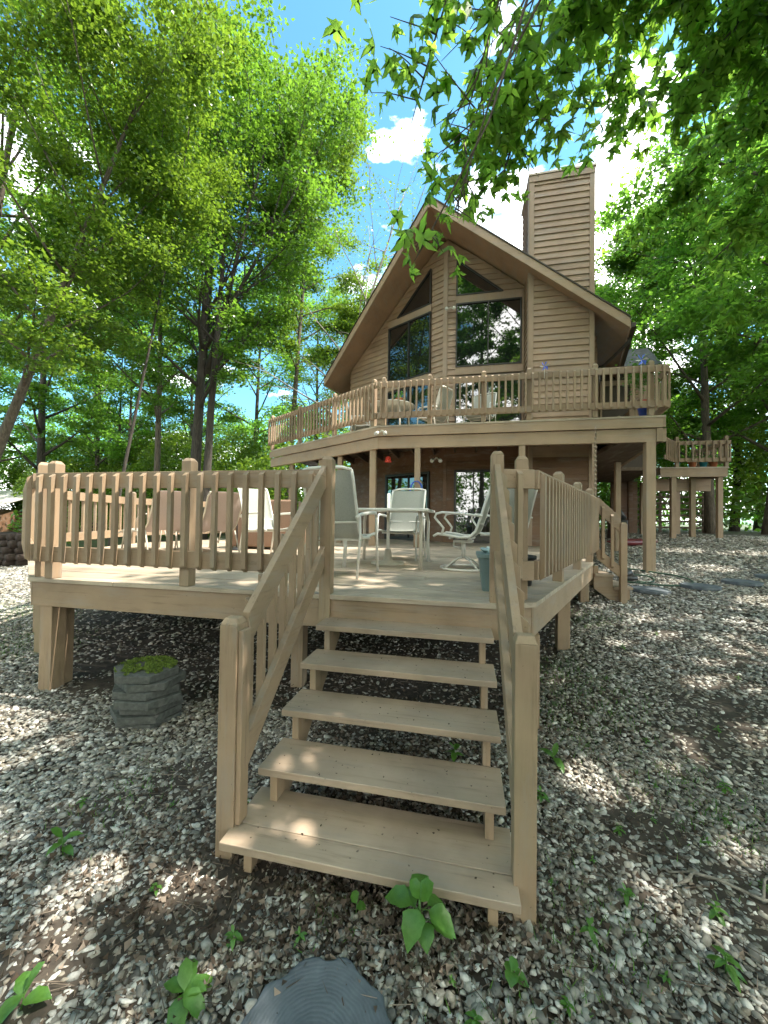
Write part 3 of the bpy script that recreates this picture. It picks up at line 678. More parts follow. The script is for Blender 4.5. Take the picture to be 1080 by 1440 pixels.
# ---------------------------------------------------------------- house
H0 = Vector((0, 10.3, 1.0))
house = empty('chalet_house', H0, 'tan lap-sided chalet with prow gable windows, square chimney and raised balcony', 'house')
RD = Vector((math.sin(R_(15)), math.cos(R_(15)), 0)); RN = Vector((RD.y, -RD.x, 0))
APEX = Vector((-0.89, 9.3, 9.56)); PITCH = 0.795
def rperp(x, y): return (x-APEX.x)*RN.x+(y-APEX.y)*RN.y
def roofz(x, y): return APEX.z-PITCH*abs(rperp(x, y))
def siding(org, dirv, spans, z0, z1, mat, name='wall', step=0.155, parent=house, out=None, base=True):
    """lap boards; spans(z)->(ta,tb) along dirv from org. out: outward normal"""
    m = MB(); o = Vector(org); d = Vector(dirv).normalized(); nrm = Vector(out)
    z = z0
    while z < z1-1e-3:
        zt = min(z+step, z1); a = spans(z); b = spans(zt-1e-4)
        if a and b and a[1] > a[0] and b[1] >= b[0]:
            pts = []
            for (t, zz, of) in ((a[0], z, 0.027), (a[1], z, 0.027), (b[1], zt, 0.003), (b[0], zt, 0.003)):
                p = o+d*t+nrm*of; pts.append((p.x, p.y, zz))
            back = []
            for (t, zz) in ((a[0], z), (a[1], z), (b[1], zt), (b[0], zt)):
                p = o+d*t; back.append((p.x, p.y, zz))
            m.add(pts+back, [(0, 1, 2, 3), (0, 4, 5, 1), (1, 5, 6, 2), (3, 7, 4, 0)])
        z = zt
    return m.build(name, M[mat], parent)
RT = 0.20   # roof thickness, vertical
C0 = Vector((-0.5, 10.3, 0)); LD = Vector((-math.cos(R_(30)), math.sin(R_(30)), 0)); LN = Vector((-LD.y, LD.x, 0)); LN = LN if LN.y < 0 else -LN
RGT = Vector((1, 0, 0)); FRN = Vector((0, -1, 0))
FZ = 3.68      # balcony floor
def sp_r(z):
    zr = lambda x: roofz(x, 10.3)-RT
    xm = APEX.x+((APEX.z-RT-z)/PITCH+(10.3-APEX.y)*RD.x)/RN.x
    return (0, max(0, min(2.05, xm+0.5)))
def sp_l(z): return (0, max(0, min(3.75, ((APEX.z-RT-z)/PITCH+rperp(-0.5, 10.3))/0.966)))
siding(C0, RGT, sp_r, FZ, 8.9, 'side', out=FRN)
siding(C0, LD, sp_l, FZ, 8.9, 'side', out=LN)
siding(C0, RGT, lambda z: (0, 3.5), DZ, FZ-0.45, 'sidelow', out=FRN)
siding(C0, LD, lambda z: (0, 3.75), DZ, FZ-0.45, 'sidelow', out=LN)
# backing so nothing shows through
bk = MB(); e1 = C0+LD*3.75
bk.prism([(-0.5, 10.315), (3.2, 10.315), (3.2+2.3, 18.5), (-1.5, 20.0), (e1.x+0.02, e1.y+0.02)], [0.3]*5, [6.0, 6.0, 6.0, 6.0, 6.0])
bk.build('wall', M['sidelow'], house, label='plain inner wall core')
g = MB(); gx = 3.45
def gable(p, q, zb):
    n = 8; pts = [P2(p, q, i/n) for i in range(n+1)]
    top = [(x, y, roofz(x, y)-RT-0.01) for x, y in pts]
    g.add([(x, y, zb) for x, y in pts]+top, [(i, i+1, n+2+i, n+1+i) for i in range(n)])
gable((-0.5, 10.312), (3.1, 10.312), 6.0); gable((-0.5, 10.312), (e1.x, e1.y+0.012), 6.0)
g.build('gable_wall', M['side'], house)
# chimney chase: a bump-out running from the ground through the roof
CX0, CX1, CY0, CY1, CZ = 1.50, 2.91, 9.6, 10.75, 9.98
ch = empty('chimney', (2.2, 9.6, 0.8)); ch.parent = house; ch.location = Vector((2.2, 9.6, 0.8))-H0; WLOC[ch.name] = Vector((2.2, 9.6, 0.8))
siding((CX0, CY0, 0), RGT, lambda z: (0.08, CX1-CX0-0.08), FZ, CZ, 'side', parent=ch, out=FRN, name='chimney_front', step=0.152)
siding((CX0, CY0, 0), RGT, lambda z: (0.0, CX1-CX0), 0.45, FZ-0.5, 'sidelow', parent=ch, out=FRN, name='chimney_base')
siding((CX0, CY1, 0), (0, -1, 0), lambda z: (0, CY1-CY0-0.04), DZ, CZ, 'side', parent=ch, out=(-1, 0, 0), name='chimney_side', step=0.152)
siding((CX1, CY0, 0), (0, 1, 0), lambda z: (0.04, CY1-CY0), 0.6, CZ, 'side', parent=ch, out=(1, 0, 0), name='chimney_side', step=0.152)
MB().box(CX0+0.005, CX1-0.005, CY0+0.005, CY1, 0.3, CZ-0.01).build('chimney_core', M['side'], ch)
for x in (CX0, CX1-0.09):
    MB().box(x-0.02 if x == CX0 else x, x+0.09 if x == CX0 else x+0.11, CY0-0.032, CY0+0.002, 0.5, CZ+0.01).build('corner_trim', M['trim'], ch, bevel=0.003)
MB().box(CX0-0.035, CX0-0.002, CY0+0.0025, CY0+0.1, 1.08, CZ+0.01).build('corner_trim', M['trim'], ch, bevel=0.003)
MB().box(CX0-0.05, CX1+0.05, CY0-0.06, CY1+0.05, CZ+0.0105, CZ+0.06).build('chimney_cap', M['galv'], ch, bevel=0.004)
MB().box(CX0-0.03, CX1+0.03, CY0-0.045, CY0-0.033, CZ-0.14, CZ).build('cap_trim', M['trim'], ch)
MB().lathe([(0.12, 0), (0.12, 0.10), (0.16, 0.11), (0.16, 0.13), (0.02, 0.17)], (2.0, 10.1, CZ+0.062), 16).build('flue', M['teal'], ch)
# roof
RL = 11.0
ER = Vector((3.55, 9.3, 0)); ER.z = roofz(ER.x, ER.y); EL = Vector((-4.53, 11.89, 0)); EL.z = roofz(EL.x, EL.y)
roof = empty('roof', APEX); roof.parent = house; roof.location = APEX-H0; WLOC[roof.name] = APEX.copy()
for E_, nm in ((ER, 'r'), (EL, 'l')):
    Q = [APEX, E_, E_+RD*RL, APEX+RD*RL]
    MB().extr([q-Vector((0, 0, 0.10)) for q in Q], (0, 0, -0.05)).build('soffit', M['soffit'], roof)
    MB().extr([q+Vector((0, 0, 0.012)) for q in Q], (0, 0, -0.108)).build('shingles', M['shingle'], roof)
    d = (E_-APEX).normalized(); outn = Vector((0, -1, 0)) if nm == 'r' else Vector((-d.y, d.x, 0)).normalized()
    a = APEX+outn*0.02+Vector((0, 0, -0.075)); b = E_+outn*0.02+Vector((0, 0, -0.075))
    if nm == 'l': a = a+Vector((-0.012, -0.0, 0))
    m = MB(); o2 = outn*0.04
    hh = 0.11
    m.extr([a+Vector((0, 0, -hh)), a+Vector((0, 0, hh)), b+Vector((0, 0, hh)), b+Vector((0, 0, -hh))], o2)
    m.build('rake_board', M['fascia'], roof, bevel=0.003)
    # dark drip edge above the rake
    m = MB(); m.extr([a+Vector((0, 0, hh+.001)), a+Vector((0, 0, hh+0.035)), b+Vector((0, 0, hh+0.035)), b+Vector((0, 0, hh+.001))], outn*0.06); m.build('drip_edge', M['gutter'], roof)
    # eave fascia and gutter
    p0 = E_+Vector((0, 0, -0.09)); p1 = E_+RD*RL+Vector((0, 0, -0.09)); sgn = 1 if nm == 'r' else -1
    off = RN*sgn*0.02
    MB().beam(p0+off, p1+off, 0.03, 0.20).build('eave_board', M['fascia'], roof)
    off = RN*sgn*0.09
    MB().beam(p0+off+RD*0.05, p1+off, 0.10, 0.11).build('gutter', M['gutter'], roof, bevel=0.01)
# downspout elbow under the right eave
dp = ER+RN*0.05+Vector((0, 0, -0.16))+RD*0.5
MB().tube([dp, dp+Vector((0, 0, -0.12)), dp+Vector((-0.35, 0.75, -0.42)), dp+Vector((-0.42, 0.85, -0.55)), Vector((dp.x-0.42, dp.y+0.85, FZ+0.05))], 0.04, 8).build('downspout', M['gutter'], roof)
# corner trims
def trimpost(x, y, w_, d_, z0, z1, parent=house, rz=0, mat='trim'):
    c, s_ = math.cos(rz), math.sin(rz)
    return MB().prism([(x+u*c-v*s_, y+u*s_+v*c) for u, v in ((0, 0), (w_, 0), (w_, d_), (0, d_))], z0, z1).build('corner_trim', M[mat], parent, bevel=0.003)
trimpost(-0.49, 10.255, 0.02, 0.04, FZ, roofz(-0.5, 10.3)-0.3)
MB().prism([(-0.495, 10.262), (-0.495, 10.25), (-0.60, 10.305), (-0.59, 10.335)], FZ, 8.85).build('corner_trim', M['trim'], house)
trimpost(1.385, 10.255, 0.09, 0.044, FZ, roofz(1.48, 10.3)-0.32)
trimpost(-0.55, 10.25, 0.09, 0.05, DZ, FZ-0.46, mat='sidelow')
# windows: frame (thing's part) > panes
def wframe(org, d, nrm, pts, parent_name='window', rails=(), pane_inset=0.035, fw_=0.035):
    """pts: outline (t,z). dark frame bars round it, pane inside"""
    o = Vector(org); d = Vector(d); nrm = Vector(nrm)
    W3 = lambda t, z, of: o+d*t+nrm*of+Vector((0, 0, z))
    fr = MB(); n = len(pts)
    for i in range(n):
        a = W3(*pts[i], 0.058); b = W3(*pts[(i+1) % n], 0.058)
        fr.beam(a, b, 0.05+0.003*i, fw_, up=tuple((b-a).cross(nrm).normalized()), ext=fw_*0.35)
    for (t0, z0, t1, z1) in rails: fr.beam(W3(t0, z0, 0.060), W3(t1, z1, 0.060), 0.045, 0.03, up=tuple((W3(t1, z1, 0)-W3(t0, z0, 0)).cross(nrm).normalized()))
    f = fr.build(parent_name, M['darkframe'], house)
    MB().extr([W3(t, z, 0.040) for t, z in pts], nrm*0.006).build('pane', M['glass'], f)
    return f
def band(org, d, nrm, t0, t1, z0, z1, of=0.038, th=0.03, name='window_trim', mat='trim'):
    o = Vector(org); d = Vector(d); nrm = Vector(nrm)
    P = [o+d*t+nrm*of+Vector((0, 0, z)) for t, z in ((t0, z0), (t1, z0), (t1, z1), (t0, z1))]
    MB().extr(P, nrm*th).build(name, M[mat], house, bevel=0.002)
for org, d, nrm, a, b in ((C0, RGT, FRN, 0.26, 1.90), (C0, LD, LN, 0.50, 2.02)):
    zs = lambda t: 8.58-(t-a)*0.80
    tip = min(a+(8.60-7.66)/0.80, b+0.05)
    wframe(org, d, nrm, [(a, 7.66), (tip, 7.66), (a, 8.62)])
    wframe(org, d, nrm, [(a, 5.74), (b, 5.74), (b, 7.42), (a, 7.42)], rails=(((a+b)/2, 5.74, (a+b)/2, 7.42),))
    band(org, d, nrm, a-0.03, b+0.03, 7.44, 7.64); band(org, d, nrm, a-0.03, b+0.03, 5.52, 5.72)
    band(org, d, nrm, b+0.02, b+0.065, 5.5215, 7.4395, of=0.0375); 
    # sliding door on the balcony level
    fdoor = wframe(org, d, nrm, [(a, FZ+0.04), (b, FZ+0.04), (b, 5.46), (a, 5.46)], 'sliding_door', rails=(((a+b)/2, FZ+0.04, (a+b)/2, 5.46),))
# ground floor doors
wframe(C0, RGT, FRN, [(0.27, DZ+0.03), (1.22, DZ+0.03), (1.22, 2.96), (0.27, 2.96)], 'sliding_door', rails=((0.74, DZ+0.03, 0.74, 2.96),), fw_=0.06)
wframe(C0, LD, LN, [(0.50, DZ+0.03), (2.05, DZ+0.03), (2.05, 2.96), (0.50, 2.96)], 'sliding_door', rails=((1.2, DZ+0.03, 1.2, 2.96),), fw_=0.06)
MB().box(0.86, 0.9, 10.19, 10.23, 2.0, 2.25).build('door_handle', M['darkframe'], house)
# right side wall and rear wing with the covered passage below it
sideo = Vector((3.2, 10.3, 0))
siding((2.0, 10.3, 0), RGT, lambda z: (0.9, 1.2), FZ, 6.3, 'side', out=FRN)
siding(sideo, RD, lambda z: (0, 7.5), 0.7, 6.05, 'side', out=RN)
wing = MB()
wing.prism([(4.0, 12.55), (5.3, 12.55), (6.2, 16.2), (4.9, 16.2)], 3.30, 6.2); wing.build('rear_wing', M['darkwall'], house)
siding((3.82, 12.55, 0), RGT, lambda z: (0, 0.16), FZ, 6.15, 'side', out=FRN); siding((4.85, 12.55, 0), RGT, lambda z: (0, 0.5), FZ, 6.15, 'side', out=FRN)
band((3.98, 12.55, 0), RGT, FRN, 0, 0.9, 5.75, 5.9); band((3.98, 12.55, 0), RGT, FRN, 0.0, 0.06, FZ, 5.75); band((3.98, 12.55, 0), RGT, FRN, 0.82, 0.9, FZ, 5.75)
wr = MB(); wr.extr([(3.9, 12.25, 6.15), (5.55, 12.25, 6.15), (6.1, 14.5, 7.55), (3.9, 14.5, 7.55)], (0, 0, 0.09)); wr.build('wing_roof', M['shingle'], house)
for x, y in ((5.32, 12.7), (5.95, 15.6)): leg(x, x+0.14, y, y+0.14, 3.3, house, name='passage_post', mat='sidelow')
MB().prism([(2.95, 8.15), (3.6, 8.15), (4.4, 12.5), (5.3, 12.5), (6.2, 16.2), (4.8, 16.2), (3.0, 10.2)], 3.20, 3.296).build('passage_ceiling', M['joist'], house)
MB().box(5.5, 6.4, 16.0, 16.1, 0.9, 3.2).build('passage_wall', M['sidelow'], house)

# balcony
bal = empty('balcony', (0, 8, FZ)); bal.parent = house; bal.location = Vector((0, 8, FZ))-H0; WLOC[bal.name] = Vector((0, 8, FZ))
BL = Vector((-5.78, 10.53, 0)); BC = Vector((-1.86, 8.0, 0)); BR = Vector((3.68, 8.0, 0))
BALP = [(BC.x, BC.y), (BR.x, BR.y), (4.45, 12.5), (3.2, 10.28), (-0.5, 10.28), (-3.7, 12.1), (-4.6, 12.6), (BL.x, BL.y)]
planks(BALP, 8.0, 12.5, 0.138, 0.006, FZ, 0.036, random.Random(9)).build('balcony_boards', M['deck'], bal)
def bseg(p, q, z0, z1, th, off, name, mat, e0=0.0, e1=0.0):
    v = Vector((q[0]-p[0], q[1]-p[1], 0)).normalized(); n = Vector((v.y, -v.x, 0))
    a = Vector((p[0], p[1], 0))+n*off-v*e0; b = Vector((q[0], q[1], 0))+n*off+v*e1
    MB().beam((a.x, a.y, (z0+z1)/2), (b.x, b.y, (z0+z1)/2), th, z1-z0).build(name, M[mat], bal, bevel=0.003)
seg = [((BL.x, BL.y), (BC.x, BC.y), 'wy'), ((BC.x, BC.y), (BR.x, BR.y), 'wx'), ((BR.x, BR.y), (4.45, 12.4), 'wy')]
for i, (p, q, mt) in enumerate(seg):
    bseg(p, q, FZ-0.225, FZ-0.038, 0.04, -0.03, 'rim_board', 'fascia' if i < 2 else 'wy', 0, 0)
    bseg(p, q, 3.19, 3.445, 0.09, -0.10 if i < 2 else -0.1, 'support_beam', 'fascia' if i < 2 else 'wy', 0, 0.03 if i == 1 else 0)
jm = MB()
for k in range(16):
    x = -5.2+k*0.55
    ya = 8.1 if x > -1.86 else 8.12+(-1.86-x)*0.645; yb = 10.24 if x > -0.5 else 10.28+(-0.5-x)*0.57
    jm.box(x-0.02, x+0.02, ya+0.06, yb, FZ-0.235, FZ-0.04)
jm.build('joists', M['joist'], bal)
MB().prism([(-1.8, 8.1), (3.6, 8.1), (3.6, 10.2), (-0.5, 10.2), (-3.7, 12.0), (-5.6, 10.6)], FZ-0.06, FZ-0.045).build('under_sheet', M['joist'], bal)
def bp(x0, x1, y, zb=DZ, s=0.12): return MB().box(x0, x1, y, y+s, zb, 3.188).build('support_post', M['wz'], bal, bevel=0.005)
bp(-2.06, -1.92, 8.20); bp(-1.04, -0.92, 8.06); bp(1.08, 1.20, 8.06)
MB().box(3.37, 3.53, 8.04, 8.2, 0.55, 3.188).build('support_post', M['wz'], bal, bevel=0.005)
bp(-3.72, -3.60, 9.35); bp(-3.05, -2.93, 8.9); bp(-4.9, -4.78, 10.1, 0.1)
MB().box(3.75, 3.87, 10.6, 10.72, 0.7, 3.188).build('support_post', M['wz'], bal)
RB = dict(top=0.94, low=0.27, bh=0.13, ph=1.02)
railing((BC.x+0.03, 7.97), (BR.x, 7.97), FZ, bal, 'bb', sp=0.128, posts=(0.02, 0.20, 0.40, 0.56, 0.78, 0.955), mats=('wx',), **RB)
railing((BL.x, BL.y-0.03), (BC.x-0.01, BC.y-0.02), FZ, bal, 'bb', sp=0.128, posts=(0.02, 0.34, 0.67, 0.97), mats=('wy',), **RB)
railing((BR.x+0.03, 7.98), (4.45, 12.3), FZ, bal, 'bb', sp=0.2, posts=(0.3, 0.6, 0.95), mats=('wy',), **RB)
# rain chain
rc = MB()
for k in range(26):
    z = 3.44-k*0.088
    rc.lathe([(0.012, 0), (0.026, 0.05), (0.028, 0.055)], (2.43, 7.86, z-0.055), 8)
rc.tube([(2.43, 7.86, 3.47), (2.43, 7.86, 1.2)], 0.005, 6); rc.build('rain_chain', M['galv'], house)
MB().box(2.395, 2.465, 7.925, 7.95, 1.1, 3.186).build('chain_board', M['trim'], house, bevel=0.003)
# floodlights: twin lamps on a bracket
def flood(x, y, z, d=0.075):
    f = MB(); f.lathe([(0.035, 0), (0.035, 0.03)], (x, y, z), 14).tube([(x-d, y-0.04, z-0.03), (x, y, z+0.01), (x+d, y-0.04, z-0.03)], 0.018, 8)
    f = f.build('floodlight', M['metal_tan'], house)
    for s_ in (-1, 1):
        m = MB(); m.tube([(x+s_*d, y-0.02, z-0.0), (x+s_*d*1.15, y-0.10, z-0.05), (x+s_*d*1.3, y-0.17, z-0.08)], [0.02, 0.040, 0.046], 14); m.build('lamp_head', M['lamp'], f)
flood(-0.40, 10.2, 7.30); flood(-1.72, 7.9, 3.52); flood(-0.64, 9.0, 3.10)
# wall lamp by the lower left door
MB().lathe([(0.02, 0), (0.06, -0.06), (0.07, -0.09), (0.0, -0.13)], (-1.18, 10.55, 2.76), 14).build('wall_lamp', M['lamp'], house)

# ---------------------------------------------------------------- furniture
def ribbon(path, x0, x1, th=0.006):
    """cloth strip along a (y,z) path between x0 and x1, with thickness, sagging slightly in the middle"""
    m = MB(); n = len(path); k = 7; vs = []
    for side in (0, 1):
        for i, (y, z) in enumerate(path):
            a = path[max(0, i-1)]; b = path[min(n-1, i+1)]; t = Vector((0, b[0]-a[0], b[1]-a[1])).normalized(); nn = Vector((0, -t.z, t.y))
            for j in range(k):
                u = j/(k-1); sag = -0.012*math.sin(math.pi*u); p = Vector((x0+(x1-x0)*u, y, z))+nn*(sag-side*th); vs.append(p)
    fs = []
    for side in (0, 1):
        o = side*n*k
        for i in range(n-1):
            for j in range(k-1):
                f = (o+i*k+j, o+i*k+j+1, o+(i+1)*k+j+1, o+(i+1)*k+j); fs.append(f if side else f[::-1])
    for i in range(n-1): fs += [(i*k, (i+1)*k, n*k+(i+1)*k, n*k+i*k), (i*k+k-1, n*k+i*k+k-1, n*k+(i+1)*k+k-1, (i+1)*k+k-1)]
    return m.add(vs, fs, True)
SIDE = [(-0.40, 1.06), (-0.36, 0.98), (-0.30, 0.80), (-0.24, 0.60), (-0.19, 0.46), (-0.12, 0.40), (0.0, 0.395), (0.14, 0.42), (0.24, 0.43), (0.29, 0.40)]
def sling_chair(name, kind, label, cat='chair', group=None, sling='sling', frame='metal_white'):
    r = empty(name, (0, 0, 0), label, cat, group)
    ribbon(SIDE[:9], -0.262, 0.262).build('sling', M[sling], r)
    f = MB()
    for s in (-1, 1):
        f.tube([(s*0.275, y, z) for y, z in SIDE], 0.016, 8)
        if kind == 'swivel':
            f.tube([(s*0.30, -0.27, 0.64), (s*0.31, -0.05, 0.665), (s*0.31, 0.18, 0.68), (s*0.31, 0.25, 0.665), (s*0.305, 0.27, 0.62), (s*0.30, 0.22, 0.56), (s*0.29, 0.17, 0.50), (s*0.28, 0.19, 0.43)], 0.014, 8)
    f.tube([(-0.275, -0.40, 1.06), (-0.18, -0.415, 1.085), (0, -0.42, 1.09), (0.18, -0.415, 1.085), (0.275, -0.40, 1.06)], 0.016, 8)
    f.tube([(-0.275, -0.23, 0.56), (0, -0.25, 0.55), (0.275, -0.23, 0.56)], 0.012, 8)
    f.tube([(-0.275, 0.10, 0.385), (0.275, 0.10, 0.385)], 0.012, 8); f.tube([(-0.275, -0.12, 0.375), (0.275, -0.12, 0.375)], 0.012, 8)
    f.build('frame', M[frame], r)
    if kind == 'swivel':
        b = MB(); b.tube([(0, -0.02, 0.38), (0, -0.02, 0.14)], [0.03, 0.024], 12); b.box(-0.09, 0.09, -0.13, 0.09, 0.325, 0.355)
        b.tube([(0, 0.09, 0.34), (0, 0.1, 0.27), (0, 0.0, 0.25)], 0.012, 8)
        b.build('column', M[frame], r)
        b = MB(); N_ = 28; b.tube([(0.27*math.cos(2*math.pi*k/N_), -0.02+0.27*math.sin(2*math.pi*k/N_), 0.018) for k in range(N_)], 0.015, 8, closed=True)
        for k in range(4):
            a = math.pi/4+k*math.pi/2; b.tube([(0.02*math.cos(a), -0.02+0.02*math.sin(a), 0.155), (0.13*math.cos(a), -0.02+0.13*math.sin(a), 0.11), (0.265*math.cos(a), -0.02+0.265*math.sin(a), 0.025)], 0.013, 8)
        b.build('swivel_base', M[frame], r)
    else:
        for s in (-1, 1):
            for (ya, yb, a_) in ((0.24, 0.27, 1), (-0.22, -0.30, 0)):
                l = MB(); l.tube([(s*0.30, ya-0.02, 0.64 if a_ else 0.62), (s*0.30, ya, 0.42), (s*0.305, yb, 0.0)], 0.014, 8); l.build('leg', M[frame], r)
            a = MB(); a.tube([(s*0.29, -0.30, 0.60), (s*0.30, -0.22, 0.635), (s*0.305, 0.0, 0.655), (s*0.30, 0.18, 0.66), (s*0.30, 0.22, 0.62)], 0.018, 8); a.build('arm', M[frame], r)
    return r
c1 = sling_chair('patio_chair', 'legs', 'high-backed sling patio chair seen from behind beside the left stair post')
c1.location = (-1.27, 3.92, DZ); c1.rotation_euler = (0, 0, R_(-8))
c2 = copy_tree(c1, (-0.93, 5.75, DZ), R_(172), 'pale sling patio chair behind the table, facing the front steps')
c3 = sling_chair('swivel_chair', 'swivel', 'cream sling swivel chair on round base, right of the patio table')
c3.location = (-0.02, 4.72, DZ); c3.rotation_euler = (0, 0, R_(82))
c4 = copy_tree(c1, (-2.98, 5.45, DZ), R_(-112), 'white sling chair in the sun behind the left deck railing')
c5 = copy_tree(c3, (0.52, 5.6, DZ), R_(35), 'sling swivel chair half hidden behind the right deck railing')
# table
t = empty('patio_table', (-0.95, 4.92, DZ), 'square glass-topped patio table with cream metal rim and an umbrella pole stub', 'table')
def tb(m, n_, mt, bev=0.0): 
    m.v = [(v[0]-0.95, v[1]+4.92, v[2]+DZ) for v in m.v]; return m.build(n_, M[mt], t, bevel=bev)
tb(MB().box(-0.50, 0.50, -0.50, 0.50, 0.700, 0.712), 'glass_top', 'metal_white')
r = MB()
for a in ((-1, 0), (1, 0), (0, -1), (0, 1)):
    if a[0]: r.box(a[0]*0.525-0.025, a[0]*0.525+0.025, -0.55, 0.55, 0.690, 0.722)
    else: r.box(-0.4995, 0.4995, a[1]*0.525-0.025, a[1]*0.525+0.025, 0.6905, 0.7215)
tb(r, 'rim', 'metal_white', 0.006)
for sx in (-1, 1):
    for sy in (-1, 1):
        tb(MB().tube([(sx*0.44, sy*0.44, 0.69), (sx*0.465, sy*0.465, 0.55), (sx*0.46, sy*0.46, 0.25), (sx*0.47, sy*0.47, 0.0)], 0.022, 10), 'leg', 'metal_tan' if sx*sy < 0 else 'metal_white')
tb(MB().tube([(-0.02, 0, 0.03), (-0.02, 0, 0.93)], 0.021, 10), 'umbrella_pole', 'metal_white')
tb(MB().lathe([(0.22, 0), (0.22, 0.03), (0.06, 0.05), (0.04, 0.2)], (-0.02, 0, 0.0), 20), 'umbrella_base', 'metal_tan')
# blue-grey bin and dark pot by the right stair post
b = empty('storage_bin', (0.26, 3.42, DZ), 'blue-grey plastic bin with pale lid beside the top of the steps', 'bin')
def loft(sq0, sq1, z0, z1): 
    m = MB(); n = len(sq0); return m.add([(*p, z0) for p in sq0]+[(*p, z1) for p in sq1], [tuple(range(n-1, -1, -1)), tuple(range(n, 2*n))]+[(i, (i+1) % n, n+(i+1) % n, n+i) for i in range(n)])
def rsq(cx, cy, a, b_, r=0.04, k=4):
    P = []
    for (sx, sy, a0) in ((1, 1, 0), (-1, 1, 90), (-1, -1, 180), (1, -1, 270)):
        for i in range(k+1): th = R_(a0+90*i/k); P.append((cx+sx*(a-r)+r*math.cos(th), cy+sy*(b_-r)+r*math.sin(th)))
    return P
loft(rsq(0.26, 3.42, 0.10, 0.13), rsq(0.26, 3.42, 0.135, 0.17), DZ+0.002, DZ+0.30).build('bin_body', M['bin'], b)
loft(rsq(0.26, 3.42, 0.15, 0.185), rsq(0.26, 3.42, 0.15, 0.185), DZ+0.2805, DZ+0.315).build('bin_rim', M['bin'], b, bevel=0.004)
m = MB(); rng = random.Random(2)
for k in range(5):
    a = k*1.25; m.tube([(0.26+0.06*math.cos(a), 3.40+0.07*math.sin(a), DZ+0.31), (0.26+0.09*math.cos(a+.8), 3.40+0.09*math.sin(a+.8), DZ+0.345), (0.26+0.05*math.cos(a+1.9), 3.40+0.06*math.sin(a+1.9), DZ+0.33)], [0.03, 0.035, 0.02], 8, flat=0.5)
m.build('folded_cloth', M['binlid'], b)
pot = empty('plant_pot', (0.36, 3.75, DZ), 'black plastic plant pot behind the blue-grey bin', 'pot')
MB().lathe([(0.10, 0), (0.13, 0.24), (0.145, 0.24), (0.145, 0.27), (0.12, 0.27), (0.11, 0.20)], (0.52, 3.75, DZ+0.002), 20).build('pot_body', M['black'], pot)
# sun loungers: rose sling, back raised. local: head at +X
def lounger(label):
    r = empty('sun_lounger', (0, 0, 0), label, 'sun lounger', 'rose sling loungers on the deck')
    pth = [(0.95, 0.28), (0.6, 0.36), (0.3, 0.35), (0.0, 0.34), (-0.25, 0.35), (-0.42, 0.46), (-0.56, 0.68), (-0.66, 0.90), (-0.76, 0.97)]
    def rot(m): m.v = [(-v[1], v[0], v[2]) for v in m.v]; return m
    rot(ribbon([p for p in pth[4:]], -0.27, 0.27)).build('back_sling', M['rose'], r)
    rot(ribbon([p for p in pth[:5]], -0.27, 0.27)).build('seat_sling', M['rose'], r)
    f = MB()
    for s in (-1, 1):
        f.tube([(s*0.285, y, z) for y, z in pth], 0.014, 8)
        f.tube([(s*0.30, 0.5, 0.34), (s*0.30, 0.32, 0.12), (s*0.30, 0.22, 0.34)], 0.012, 6); f.tube([(s*0.30, -0.40, 0.62), (s*0.31, -0.15, 0.60), (s*0.31, 0.0, 0.52), (s*0.30, 0.05, 0.36)], 0.014, 8)
    rot(f).build('frame', M['metal_tan'], r)
    for s in (-1, 1):
        for a, b_ in ((0.62, 0.72), (-0.35, -0.52), (0.0, -0.1)): 
            rot(MB().tube([(s*0.29, a, 0.36), (s*0.30, b_, 0.0)], 0.013, 8)).build('leg', M['metal_tan'], r)
    return r
l1 = lounger('rose sling sun lounger, the nearer to the deck chairs, back raised'); l1.location = (-4.25, 5.75, DZ); l1.rotation_euler = (0, 0, R_(-32))
l2 = copy_tree(l1, (-5.05, 5.5, DZ), R_(-28), 'rose sling sun lounger, left of its twin, back raised')
# brown wicker love seat
ws = empty('wicker_love_seat', (-3.75, 6.9, DZ), 'brown woven wicker love seat with tall closed back at the deck rear', 'love seat')
for a, n_ in ((dict(x0=-4.35, x1=-3.05, y0=6.45, y1=6.55, z0=DZ+0.04, z1=DZ+0.92), 'back'), (dict(x0=-4.35, x1=-4.22, y0=6.552, y1=7.2, z0=DZ+0.04, z1=DZ+0.62), 'arm'), (dict(x0=-3.18, x1=-3.05, y0=6.552, y1=7.2, z0=DZ+0.04, z1=DZ+0.62), 'arm'), (dict(x0=-4.215, x1=-3.185, y0=6.552, y1=7.15, z0=DZ+0.1, z1=DZ+0.40), 'seat')):
    MB().box(**a).build(n_, M['wicker'], ws, bevel=0.03)
for x in (-4.3, -3.1):
    for y in (6.5, 7.12): MB().box(x-0.02, x+0.02, y-0.02, y+0.02, DZ, DZ+0.045).build('foot', M['wicker'], ws)
ump = MB().tube([(-4.0, 6.2, DZ), (-4.02, 6.2, DZ+1.0)], 0.014, 8).lathe([(0.14, 0), (0.14, 0.02), (0.03, 0.05)], (-4.0, 6.2, DZ), 16).build('garden_torch_pole', M['black'], None, loc=(-4.0, 6.2, DZ))
tag(ump, 'thin black pole on a round foot between lounger and wicker seat', 'pole')
